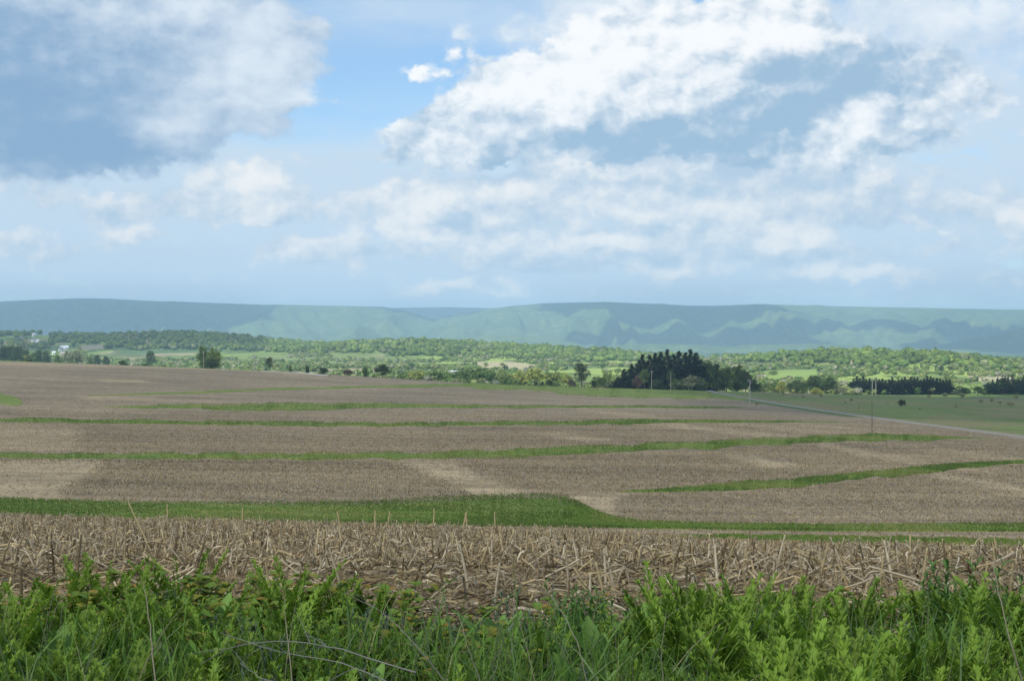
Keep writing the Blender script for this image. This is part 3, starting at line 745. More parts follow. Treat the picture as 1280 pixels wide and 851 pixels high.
def trunk_geo(H, h0, r0, nl, Wd, seed, col=(0.11, 0.09, 0.07)):
    r_ = np.random.default_rng(seed); g = Geo()
    k = 7; t = np.linspace(0, 1, k)
    p = np.stack([0.03*np.sin(t*3+seed), 0.03*np.cos(t*2.2+seed)-0.03, t*0.8], -1)*H
    p[:, :2] -= p[0, :2]; p[0, 2] = -0.02*H
    g.add(*tubes(p[None], (r0*(1-0.8*t))[None]*H, col, 8))
    L = []; Rr = []
    for i in range(nl):
        s = h0 + (0.72-h0)*(i/max(nl-1, 1)); b = np.array([np.interp(s/0.8, t, p[:, j]) for j in range(3)])
        a = i*2.4+seed; ln = Wd*0.5*(0.6+0.4*r_.random())
        e = b + np.array([math.cos(a)*ln, math.sin(a)*ln, 0.12+0.14*r_.random()])*H*np.array([1, 1, 1])
        e[:2] = b[:2] + np.array([math.cos(a), math.sin(a)])*ln*H
        tt = np.linspace(0, 1, 5)[:, None]
        q = b*(1-tt)+e*tt; q[:, 2] += np.sin(tt[:, 0]*np.pi)*0.03*H
        L.append(q); Rr.append(r0*0.42*(1-0.8*tt[:, 0])*H)
    g.add(*tubes(np.array(L), np.array(Rr), col, 5))
    return g.get()

def spruce_geo(H, Wd, n, size, col, seed):
    r_ = np.random.default_rng(seed)
    nt = 22; P = []; S = []; Cc = []; D = []
    for w in range(nt):
        t = (w+0.5)/nt; z = 0.06+0.94*t
        Rw = Wd/2*(1-t)**0.95*(0.75+0.5*r_.random())+0.006
        nb = max(4, int(9*(1-t)+3))
        for b in range(nb):
            a = r_.random()*6.283; L = Rw*(0.7+0.45*r_.random()); m = max(3, int(n/(nt*9)))
            s = r_.random(m)**0.6
            P.append(np.stack([np.cos(a)*L*s, np.sin(a)*L*s, z-0.05*s*(1-t)-0.02*r_.random(m)+0.015*s**2*2], -1)+r_.normal(size=(m, 3))*0.010)
            S.append(size*(0.7+0.6*r_.random(m))*(0.35+0.65*(1-t)))
            Cc.append(np.asarray(col)*(0.75+0.5*r_.random())*np.ones((m, 3)))
    m = 30
    P.append(np.stack([r_.normal(size=m)*0.003, r_.normal(size=m)*0.003, 0.93+0.09*r_.random(m)], -1)); S.append(np.full(m, size*0.3)); Cc.append(np.ones((m, 3))*col)
    P = np.concatenate(P)*H; S = np.concatenate(S)*H; Cc = np.concatenate(Cc)
    V, Q = cards(P, S, norm(r_.normal(size=(len(P), 3))*np.array([.7, .7, .5])+np.array([0, 0, 0.6])))
    return V, Q, np.repeat(Cc, 4, 0)

G_MID = (0.125, 0.195, 0.050); G_DARK = (0.070, 0.115, 0.038); G_LIGHT = (0.20, 0.265, 0.075); G_PALE = (0.25, 0.28, 0.15); G_YEL = (0.26, 0.30, 0.07); G_SPR = (0.036, 0.062, 0.034); G_BROWN = (0.16, 0.12, 0.08)
def tree_proto(name, kind, col, seed):
    """mesh data of a unit tree: {part name: mesh}"""
    if kind == 'round':
        return {'trunk': mesh_data('trunk', *trunk_geo(1, 0.25, 0.022, 8, 0.7, seed)[:2], M_BARK), 'crown': mk(crown_geo(1, 0.86, 0.16, 46, 52, 0.022, col, seed), 'crown')}
    if kind == 'vase':
        return {'trunk': mesh_data('trunk', *trunk_geo(1, 0.2, 0.024, 9, 0.7, seed)[:2], M_BARK), 'crown': mk(crown_geo(1, 0.78, 0.20, 34, 42, 0.020, col, seed), 'crown')}
    if kind == 'bush':
        return {'stem': mesh_data('stem', *trunk_geo(0.9, 0.1, 0.03, 6, 0.9, seed)[:2], M_BARK), 'foliage': mk(crown_geo(1, 1.45, 0.0, 34, 44, 0.045, col, seed), 'foliage')}
    if kind == 'spruce':
        return {'trunk': mesh_data('trunk', *trunk_geo(1, 0.2, 0.016, 4, 0.1, seed)[:2], M_BARK), 'crown': mk(spruce_geo(1, 0.50, 5200, 0.026, col, seed), 'crown')}
def mk(g, name): return mesh_data(name, g[0], g[1], M_FAR, tint=g[2])
_PR = {}
def proto(kind, col, v):
    key = (kind, col, v)
    if key not in _PR: _PR[key] = tree_proto(kind, kind, col, 11+v*7+len(_PR))
    return _PR[key]
def plant_tree(name, cat, label, group, kind, col, v, x, y, H, wf=1.0, rz=None):
    P = proto(kind, col, v)
    o = empty(name, (x, y, float(height(x, y))-0.05), label=label, cat=cat, group=group)
    o.rotation_euler = (0, 0, rng.random()*6.28 if rz is None else rz); o.scale = (H*wf, H*wf, H)
    for pn, me in P.items():
        finish(bpy.data.objects.new(pn, me), parent=o)
    return o
def at_px(px, D): return gx(px, D), float(D)
def tree_px(name, cat, label, group, kind, col, v, px, top, D, wpx=None, base=None):
    """a tree standing on the ground at distance D whose top reaches the given row"""
    x, y = at_px(px, D); z = float(height(x, y)); H = (HZ-top)/F*D - z
    if base is not None: H = (base-top)/F*D
    nat = {'round': 0.74, 'vase': 0.70, 'bush': 1.25, 'spruce': 0.50}[kind]
    wf = 1.0 if wpx is None else (wpx/F*D)/(H*nat)
    return plant_tree(name, cat, label, group, kind, col, v, x, y, H, wf)

# the spruce grove
GR = 'dark spruces of the grove beyond the field'
grove = [(772,471,815,14),(780,461,822,17),(789,455,830,21),(799,450,838,24),(803,443,850,22),(812,444,835,24),(819,441,845,24),(826,440,836,26),(834,437,850,24),(842,443,838,24),(849,439,846,24),(857,441,838,26),(863,437,848,26),(870,441,840,26),(876,449,846,22),(808,456,828,22),(838,452,830,22),(866,455,832,22)]
for i, (px, top, D, w) in enumerate(grove):
    lab = {0: 'small low spruce at the far left edge of the dark grove', 2: 'slim spruce standing forward at the left end of the dark grove', 8: 'tallest pointed spruce in the middle of the dark grove', 12: 'tall spruce with ragged top at the right side of the dark grove'}.get(i, 'dark green spruce packed among the others in the grove beyond the field')
    tree_px('spruce_tree', 'spruce tree', lab, GR, 'spruce', G_SPR, i % 4, px, top, D, w*1.8)
# broad trees right of the grove
GD = 'green broadleaf trees beside the spruce grove'
for i, (kind, px, top, D, w, col, lab) in enumerate([
    ('round',884,449,842,20,G_DARK,'dark leafy tree touching the right side of the spruce grove'), ('round',896,453,850,20,G_DARK,'dark green broadleaf tree second from the right side of the spruces'),
    ('round',908,457,845,22,G_MID,'middle broadleaf tree between the spruce grove and the road pole'), ('round',921,454,855,24,G_MID,'widest round broadleaf tree left of the leaning road pole'),
    ('round',932,463,850,18,G_DARK,'lower round tree just left of the pole by the road'), ('bush',941,472,850,18,G_DARK,'dark bush behind the pole by the road'), ('bush',900,474,822,26,G_DARK,'dark low bush at the foot of the broadleaf trees'),
    ('bush',862,469,812,30,G_PALE,'grey green rounded bush in front of the spruce grove'), ('bush',846,474,812,18,G_MID,'green bush left of the grey green one before the grove'), ('bush',797,468,818,16,G_BROWN,'reddish brown bare bush in front of the left spruces'),
    ('vase',806,459,812,14,G_MID,'yellowish green young tree in front of the left spruces'), ('vase',838,461,816,13,G_DARK,'young green tree in front of the middle spruces'), ('bush',875,472,816,20,G_MID,'green bush in front of the right end of the spruces'), ('bush',820,474,815,20,G_DARK,'dark bush beside the left roadside pole'),
    ('bush',921,475,830,26,G_DARK,'dark shrub mass under the widest broadleaf tree')]):
    tree_px('broadleaf_tree' if kind != 'bush' else 'bush', 'tree' if kind != 'bush' else 'bush', lab, GD if kind != 'bush' else 'bushes around the spruce grove', kind, col, i % 3, px, top, D, w)
# lone trees along the crest of the field
tree_px('broadleaf_tree', 'tree', 'lone oval tree with dark forked trunk on the grassy crest left of the grove', None, 'vase', (0.085,0.115,0.050), 5, 727, 449, 800, 25)
tree_px('broadleaf_tree', 'tree', 'lone dense dark green round tree behind the middle of the brown field', None, 'round', (0.055,0.095,0.03), 4, 478.5, 454.5, 765, 21)
tree_px('broadleaf_tree', 'tree', 'small flat topped tree by the pale lane on the left crest', None, 'vase', (0.10,0.12,0.05), 6, 337, 446, 775, 14)
tree_px('broadleaf_tree', 'tree', 'broad yellow green tree clump right of the left field pole', None, 'round', G_LIGHT, 1, 268, 432, 860, 20)
tree_px('broadleaf_tree', 'tree', 'dark green tree just behind the left field pole', None, 'round', G_MID, 2, 254, 431, 870, 18)
tree_px('bush', 'bush', 'dark low bush below the yellow green tree clump', None, 'bush', G_DARK, 0, 264, 447, 820, 26)
CB = 'bushes along the far edge of the brown field'
for px, top, D, w, col, lab in [(405,459,770,12,G_DARK,'dark bush at the end of the pale lane'),(435,461,775,13,G_BROWN,'brown grey twiggy bush right of the dark bush by the lane'),(457,456,900,9,G_MID,'small green bush left of the lone dark round tree'),
    (384,456,830,5,G_DARK,'tiny square dark bush on the green strip by the lane'),(363,455,850,5,G_MID,'tiny green bush above the pale lane'),(36,449.5,742,10,(0.10,0.09,0.04),'small brown green bush standing in the upper left of the brown field'),(1,451.0,742,6,(0.09,0.08,0.04),'tiny dark bush at the left frame edge in the brown field'),
    (6,452.2,735,4,(0.09,0.08,0.04),'tiniest bush beside the left frame edge in the brown field'),
    (687,474.5,790,9,G_DARK,'dark low bush on the crest left of the lone oval tree'),(670,476,790,6,G_DARK,'tiny dark bush farther left on the grassy crest'),(678,476,788,4,G_DARK,'tiny dark bush between two others on the grassy crest'),(714,473,795,10,(0.15,0.14,0.10),'grey twiggy bush touching the lone oval tree'),(752,470,815,18,G_MID,'green bush between the lone oval tree and the grove'),
    (742,474,810,10,G_DARK,'low dark bush right of the lone oval tree'),(759,476,812,10,G_PALE,'pale bush left of the grove')]:
    tree_px('bush', 'bush', lab, CB, 'bush', col, 1, px, top, D, w)
# big green bushes behind the middle crest
for i, (px, top, w, col) in enumerate([(520,463,30,G_YEL),(545,462,34,G_MID),(566,463,30,G_MID),(584,460,34,G_MID),(601,459,30,(0.085,0.15,0.035)),(612,463,24,G_MID),(632,466,28,G_LIGHT),(650,463,30,G_YEL),(668,460,32,G_YEL),(690,463,26,G_LIGHT),(706,466,24,G_YEL),(630,461,20,G_LIGHT),(505,466,22,G_MID),(760,463,22,G_LIGHT)]):
    tree_px('bush', 'bush', ('bright' if col in (G_YEL, G_LIGHT) else 'deep green') + ' rounded bush in the thicket behind the middle crest of the field', 'thicket bushes behind the middle crest', 'bush', col, i % 3, px, top, 960+15*(i % 4), w)
# dark pine row on the right and the dark stand at the right edge
r2 = np.random.default_rng(5)
for i, px in enumerate(np.linspace(1063, 1187, 32)):
    tree_px('pine_tree', 'pine tree', 'dark pine in the straight row behind the right hand pasture', 'row of dark pines behind the pasture', 'spruce', (0.034,0.060,0.036), i % 4, px, 469.5+6.5*r2.random()+ (3 if i in (0,31) else 0), 985+25*r2.random(), 21)
for i, (px, top) in enumerate([(1236,478),(1241,474),(1247,472),(1254,470),(1260,471),(1266,468),(1273,470),(1280,469),(1288,472),(1297,470),(1244,479),(1257,478),(1270,477),(1283,478)]):
    tree_px('pine_tree', 'pine tree', 'dark pine in the stand at the right edge of the pasture', 'stand of dark pines at the right edge', 'spruce' if i % 3 else 'round', (0.034,0.060,0.036) if i % 3 else (0.05,0.085,0.040), i % 4, px, top, 985+20*(i % 3), 18)
# trees and bushes between the grove and the pine row
mid = [('bush',954,477,16,G_MID),('bush',966,477,18,G_MID),('bush',977,476,16,G_YEL),('round',995,474,16,G_DARK),('round',988,478,10,G_DARK),('round',1004,477,12,G_DARK),('round',1013,472,18,G_LIGHT),('round',1026,477,20,(0.06,0.11,0.03)),('round',1034,470,24,G_DARK),('round',1044,476,16,G_PALE),
       ('round',1019,468,22,G_DARK),('bush',1052,482,14,G_PALE),('bush',1197,488,16,G_PALE),('round',1205,484,16,G_DARK),('round',1222,482,18,G_MID),('bush',1232,489,14,G_MID),('bush',946,480,14,G_DARK)]
for i, (kd, px, top, w, col) in enumerate(mid):
    tone = {G_MID: 'mid green', G_YEL: 'yellow green', G_DARK: 'dark green', G_LIGHT: 'bright light green', G_PALE: 'grey green'}.get(col, 'deep green')
    place = 'at the pasture edge ' + ('between the grove and the pine row' if px < 1100 else 'between the pine row and right stand')
    tree_px('bush' if kd == 'bush' else 'broadleaf_tree', 'bush' if kd == 'bush' else 'tree', f'{tone} {"bush" if kd == "bush" else "small tree"} {place}', 'trees and bushes along the pasture edge', kd, col, i % 3, px, top, 985-10*(i % 3), w)
# small shrubs dotted over the pasture
for i, (px, row, h, w) in enumerate([(1127,508,9,14),(1240,502,5,7),(1182,495,5,12),(1203,497,6,12),(1161,497,4,6),(1064,501,4,7),(1057,504,3,5),(1110,505,3,4),(1195,509,3,5),(1250,505,4,6),(1263,507,5,12),(980,494,3,6),(1026,496,4,8),(1073,511,3,4),(1226,503,4,8),(1270,498,4,9),(1150,512,3,4),(1004,497,3,5),(946,506,4,6)]):
    p = hit(px, row, 150, 985); D = p[1]
    lab = {0: 'largest dark round shrub in the right hand pasture', 1: 'upright dark shrub near the right end of the pasture', 18: 'small dark shrub at the foot of the road pole'}.get(i, 'small scrubby shrub dotted in the right hand pasture')
    plant_tree('shrub', 'shrub', lab, 'shrubs dotted over the pasture', 'bush', (0.32,0.34,0.15) if i else (0.075,0.085,0.040), i % 3, p[0], p[1], h/F*D, (w/F*D)/(h/F*D*1.6))
# scattered trees and bushes of the valley, each its own
rv = np.random.default_rng(12)
pal = [G_MID, G_LIGHT, G_PALE, G_YEL, G_DARK]; tonename = ['mid green', 'light green', 'grey green', 'yellow green', 'dark green']
def vis_ok(x, y):  # is the ground row lower than what hides it
    return True
n = 0
for k in range(900):
    if n >= 150: break
    D = 900*math.exp(rv.random()*0.75); px = -40+1360*rv.random()
    if D < np.interp(px, CRX, CRR)+60: continue
    if fbm(np.array([px/60]), np.array([D/300]), 3)[0] < 0.47: continue
    if 560 < px < 640 and 1000 < D < 1400: continue
    x, y = at_px(px, D); ci = rv.choice(5, p=[.27, .27, .2, .14, .12]); kd = 'bush' if rv.random() < 0.6 else 'round'
    H = (3+3*rv.random()) if kd == 'bush' else 5+4*rv.random()
    part = 'left' if px < 427 else ('middle' if px < 853 else 'right')
    plant_tree('bush' if kd == 'bush' else 'broadleaf_tree', 'bush' if kd == 'bush' else 'tree', f'{tonename[ci]} {"bush" if kd=="bush" else "small tree"} scattered in the {part} part of the valley beyond the field', 'scattered trees and bushes of the valley', kd, pal[ci], n % 2, x, y, H, 1.1+0.4*rv.random())
    n += 1
# dark trees at the left, by the farm
for i, (px, top, base, w, col) in enumerate([(4,430,444,18,G_DARK),(14,431,445,16,G_DARK),(25,430,445,16,G_DARK),(33,435,447,10,G_DARK),(-8,429,444,18,G_DARK),(50,435,444,14,G_DARK),(58,437,446,12,G_DARK),(32,439,449,16,G_YEL),(98,433.5,445,20,G_PALE),(86,436,446,16,G_PALE),(42,440,450,14,G_MID),(72,442,450,12,G_MID),(188,436.5,447,11,G_DARK),(122,443,450,10,G_DARK),(132,444,451,9,G_DARK),(112,444,451,8,G_MID),(30,423,433,14,G_PALE),(12,425,433,18,G_LIGHT)]):
    D = 1500 if base > 440 else 2300; x, y = at_px(px, D)
    H = (HZ-top)/F*D - float(height(x, y))
    w = w*1.35
    if H < 3: D = 1150; x, y = at_px(px, D); H = max(5, (HZ-top)/F*D - float(height(x, y)))
    tone = {G_MID: 'mid green', G_YEL: 'yellow green', G_DARK: 'dark', G_LIGHT: 'light green', G_PALE: 'pale willow'}[col]
    plant_tree('broadleaf_tree', 'tree', f'{tone} tree near the white farm buildings', 'trees around the far farm', 'round', col, i % 3, x, y, H, (w/F*D)/(H*0.92))

# woods as one mass, and the valley scrub
def with_core(V, Q, C, rx, rz, cz):
    nu, nv = 9, 6; u = np.arange(nu)*2*np.pi/nu; v = np.linspace(-1.2, 1.57, nv); Uu, Vv = np.meshgrid(u, v)
    k = 0.88+0.24*rv.random(Uu.shape)
    P = np.stack([rx*k*np.cos(Vv)*np.cos(Uu), rx*k*np.cos(Vv)*np.sin(Uu), cz+rz*k*np.sin(Vv)], -1).reshape(-1, 3)
    i = np.arange(nv-1)[:, None]*nu; j = np.arange(nu)[None]
    q = np.stack([i+j, i+(j+1) % nu, i+nu+(j+1) % nu, i+nu+j], -1).reshape(-1, 4)+len(V)
    return np.concatenate([V, P]), np.concatenate([Q, q]), np.concatenate([C, np.ones((len(P), 3))*0.97])
def woods():
    N = 60000
    D = np.sqrt(rv.random(N)*(4300**2-1350**2)+1350**2); px = -420+2100*rv.random(N)
    x = gx(px, D); y = D; z = height(x, y); row = HZ-F*z/y
    lim = np.interp(px, [-100,0,130,190,250,330,420,500,600,700,780,850,900,960,1000,1040,1100,1200,1260,1300], [436,434,436,437,438,441,443,445,448,452,455,452,448,457,461,462,472,474,466,470])
    lim = lim + (fbm(px/25, D/400, 3)-.5)*8
    ok = (row < lim) & (D > 1500)
    hl = np.zeros(N)
    for (hx, hy, sx, sy, hh) in HILLS: hl = np.maximum(hl, np.exp(-((x-hx)/sx)**2-((y-hy)/sy)**2))
    ok &= (hl > 0.18) | ((D > 3300))
    ok &= fbm(x/110+5, y/160, 3) > np.where(hl > 0.3, 0.30, 0.44)
    for poly in ([(415,443),(485,442),(485,449),(415,450)], [(98,431),(132,430),(132,437),(98,438)], [(30,420),(62,418),(62,431),(34,431)], [(66,428),(90,428),(92,446),(62,446)], [(955,463),(1024,461),(1024,473),(955,475)], [(1215,466),(1262,465),(1266,474),(1205,477)]):
        ok &= poly_mask(px, row, poly, 0.5) < 0.5
    x, y, z, px, D = [a[ok] for a in (x, y, z, px, D)]
    keep = rv.random(len(x)) < 0.92; x, y, z, px, D = [a[keep] for a in (x, y, z, px, D)]
    n = len(x); typ = rv.integers(0, 4, n)
    g = Geo()
    for k in range(4):
        s = typ == k; m = int(s.sum())
        nc = 46; d = norm(rv.normal(size=(nc, 3))+np.array([0, 0, .45])); pr = d*np.array([0.36, 0.36, 0.42])*(0.75+0.35*rv.random((nc, 1)))+np.array([0, 0, 0.55])
        V, Q = cards(pr, np.full(nc, 0.11)*(0.7+0.6*rv.random(nc)), norm(d+rv.normal(size=(nc, 3))*0.28))
        Cc = np.repeat(0.9+0.2*rv.random((nc, 1)), 4, 0)*np.ones((1, 3)); V, Q, Cc = with_core(V, Q, Cc, 0.33, 0.37, 0.54)
        sp = fbm(x[s]/70, y[s]/110, 3); rnd = np.clip(0.45*rv.random(m)+1.5*(fbm(x[s]/55+9, y[s]/80, 3)-.5)+0.27, 0, .999)
        base = np.where((rnd < 0.40)[:, None], [[0.13, 0.205, 0.050]], np.where((rnd < 0.66)[:, None], [[0.20, 0.265, 0.065]], np.where((rnd < 0.84)[:, None], [[0.080, 0.14, 0.045]], np.where((rnd < 0.95)[:, None], [[0.27, 0.29, 0.16]], [[0.05, 0.085, 0.04]]))))
        base = (base*0.65+0.35*np.array([0.17, 0.24, 0.06]))*(0.75+0.85*sp)[:, None]*np.where(px[s] < 330, 0.8, 1.0)[:, None]  # woods at the left darker: cloud shade put into the leaf colour
        H = 6+4.5*rv.random(m)+4.5*rv.random(m)**3; wd = H*(1.05+0.6*rv.random(m))
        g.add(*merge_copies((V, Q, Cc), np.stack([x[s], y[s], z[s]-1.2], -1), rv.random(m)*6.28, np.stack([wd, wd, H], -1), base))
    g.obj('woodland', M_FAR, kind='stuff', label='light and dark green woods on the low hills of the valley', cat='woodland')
    print('woods', n)
def scrub():
    N = 34000
    D = np.sqrt(rv.random(N)*(2500**2-880**2)+880**2); px = -250+1800*rv.random(N)
    x = gx(px, D); y = D; z = height(x, y)
    ok = (D > np.interp(px, CRX, CRR)+70) & (fbm(x/70+50, y/120, 4) > 0.475)
    row = HZ-F*z/y
    for poly in ([(590,452),(640,452),(700,460),(640,464),(600,462)], [(955,463),(1024,461),(1024,473),(955,475)], [(415,443),(485,442),(485,449),(415,450)], [(66,428),(90,428),(92,446),(62,446)]):
        ok &= poly_mask(px, row, poly, 0.5) < 0.5
    x, y, z = x[ok], y[ok], z[ok]; n = len(x); nc = 22
    d = norm(rv.normal(size=(nc, 3))+np.array([0, 0, .5])); pr = d*np.array([0.55, 0.55, 0.45])*(0.7+0.4*rv.random((nc, 1)))+np.array([0, 0, 0.42])
    V, Q = cards(pr, np.full(nc, 0.2)*(0.7+0.6*rv.random(nc)), norm(d+rv.normal(size=(nc, 3))*0.5)); Cc = np.repeat(0.9+0.2*rv.random((nc, 1)), 4, 0)*np.ones((1, 3)); V, Q, Cc = with_core(V, Q, Cc, 0.5, 0.38, 0.4)
    rnd = rv.random(n)[:, None]
    base = np.where(rnd < 0.4, [[0.18, 0.25, 0.065]], np.where(rnd < 0.68, [[0.26, 0.30, 0.11]], np.where(rnd < 0.85, [[0.11, 0.18, 0.05]], [[0.30, 0.31, 0.20]])))
    H = 1.8+5.2*rv.random(n)**2.2
    g = Geo().add(*merge_copies((V, Q, Cc), np.stack([x, y, z-0.2], -1), rv.random(n)*6.28, H, base*(0.8+0.4*rv.random((n, 1)))))
    g.obj('scrub', M_FAR, kind='stuff', label='low pale green scrub covering the valley floor beyond the field', cat='scrub')
    print('scrub', n)
woods(); scrub()

# ------------------------------------------------------------------ poles
def box_geo(x0, x1, y0, y1, z0, z1):
    V = np.array([(x0,y0,z0),(x1,y0,z0),(x1,y1,z0),(x0,y1,z0),(x0,y0,z1),(x1,y0,z1),(x1,y1,z1),(x0,y1,z1)], float)
    return V, np.array([(0,3,2,1),(4,5,6,7),(0,1,5,4),(1,2,6,5),(2,3,7,6),(3,0,4,7)]), np.ones(3)
M_METAL = flat_mat('dull_metal', (0.35, 0.36, 0.37), 0.5, 0.1, 3.0, 0.6)
M_DPOLE = flat_mat('dark_wood', (0.13, 0.105, 0.085), 0.9, 0.3, 1.2)
M_CER = flat_mat('insulator_glaze', (0.30, 0.33, 0.34), 0.3, 0.05, 5.0)
def pole(px, base, top, label, D=None, mat=M_POLE, arm=True, rad=0.17, name='utility_pole', group='utility poles along the road', armlen=1.1, lean=0.0):
    p = hit(px, base, 120, 985) if D is None else np.array([gx(px, D), D, float(height(gx(px, D), D))])
    H = (HZ-top)/F*p[1]-p[2]
    o = empty(name, tuple(p), label=label, cat='pole', group=group)
    t = np.linspace(0, 1, 8)
    P = np.stack([lean*t*H, 0*t, t*H], -1); P[0, 2] = -0.5
    V, Q, C = tubes(P[None], (rad*(1-0.35*t))[None], (1, 1, 1), 10); mesh_obj('shaft', V, Q, mat, parent=o, smooth=True)
    cap = tubes(np.array([[[lean*H, 0, H-0.02], [lean*H, 0, H+0.05], [lean*H, 0, H+0.09]]]), np.array([[rad*0.68, rad*0.6, 0.01]]), (1, 1, 1), 10)
    mesh_obj('pole_cap', cap[0], cap[1], M_METAL, parent=o)
    if arm:
        V, Q, C = box_geo(-armlen+lean*H, armlen*0.75+lean*H, -0.07-rad, 0.07-rad, H-0.65, H-0.5); ar = mesh_obj('crossarm', V, Q, mat, parent=o)
        for xx in (-armlen+0.1, -armlen*0.45, armlen*0.6):
            q = tubes(np.array([[[xx+lean*H, -rad, H-0.5], [xx+lean*H, -rad, H-0.42], [xx+lean*H, -rad, H-0.32], [xx+lean*H, -rad, H-0.24]]]), np.array([[0.03, 0.06, 0.075, 0.02]]), (1, 1, 1), 8)
            mesh_obj('insulator', q[0], q[1], M_CER, parent=ar)
        for sx in (-1, 1):
            q = tubes(np.array([[[sx*0.6+lean*H, -rad-0.03, H-0.65], [sx*0.12+lean*H, -rad, H-1.15]]]), np.array([[0.025, 0.025]]), (1, 1, 1), 5)
            mesh_obj('brace', q[0], q[1], M_METAL, parent=o)
        v = tubes(np.array([[[0.30+lean*H, -0.05, H-1.75], [0.30+lean*H, -0.05, H-1.7], [0.30+lean*H, -0.05, H-1.1], [0.30+lean*H, -0.05, H-1.02]]]), np.array([[0.1, 0.2, 0.2, 0.08]]), (1, 1, 1), 10)
        mesh_obj('transformer', v[0], v[1], M_METAL, parent=o, smooth=True)
    return o
pole(1090, 542, 501, 'dark slim pole standing in the brown field at right, its top below the twin poles', mat=M_DPOLE, rad=0.10, armlen=0.5, arm=False)
pole(937.3, 505, 474, 'pale wooden pole with crossarm beside the road near the grove', rad=0.25)
pole(814.5, 483.5, 463, 'short pale wooden pole in front of the spruce grove', D=770)
pole(838.5, 484, 465, 'faint thin pole before the middle of the spruce grove', D=785, arm=False)
pole(1090.3, 496, 472, 'left one of two twin pale poles at the far edge of the pasture', D=960, rad=0.30)
pole(1094.8, 496, 471, 'right one of two twin pale poles at the far edge of the pasture', D=965, rad=0.30)
pole(254.3, 453.5, 438.5, 'pale pole on the left crest beside the yellow green tree clump', D=765, rad=0.2, group='poles on the left crest')
pole(317.5, 458, 440, 'pale thin pole on the left crest near the small flat topped tree', D=790, rad=0.17, arm=False, group='poles on the left crest')
pole(543, 481, 476.5, 'short white marker post on the crest edge of the brown field', D=760, mat=flat_mat('white_paint', (0.75,0.75,0.72), 0.6, 0.05), arm=False, rad=0.22, name='marker_post', group=None)

# radio masts on the ridge
def mast(px, D, h, label):
    U = (px-640)/F; x = U*D; sky_row = np.interp(px, [0,278,300,990,1000], [377,379,380,381.3,381.5]); z0 = (HZ-sky_row)/F*D
    o = empty('radio_mast', (x, D, z0-15), label=label, cat='mast', group='radio masts on the ridge')
    s = 1.1; L = []
    for a, b in ((-s, -s), (s, -s), (s, s), (-s, s)): L.append([[a, b, 0], [a*0.8, b*0.8, (h+15)*0.5], [a*0.45, b*0.45, h+15]])
    q = tubes(np.array(L, float), np.full((4, 3), 0.30), (1, 1, 1), 5); mesh_obj('lattice_leg', q[0], q[1], M_METAL, parent=o)
    L = []
    for k in range(18):
        za = (h+15)*k/18; zb = (h+15)*(k+1)/18; L.append([[-s, -s*0.8, za], [s, -s*0.8, zb]]); L.append([[s, s*0.8, za], [-s, s*0.8, zb]])
    q = tubes(np.array(L, float), np.full((36, 2), 0.15), (1, 1, 1), 4); mesh_obj('bracing', q[0], q[1], M_METAL, parent=o)
    q = tubes(np.array([[[0, 0, h+15], [0, 0, h+24]]], float), np.full((1, 2), 0.35), (1, 1, 1), 5); mesh_obj('antenna', q[0], q[1], M_METAL, parent=o)
mast(990.3, 12000, 55, 'faint radio mast on the ridge right of centre'); mast(278, 12000, 38, 'faint radio mast on the ridge at the left')

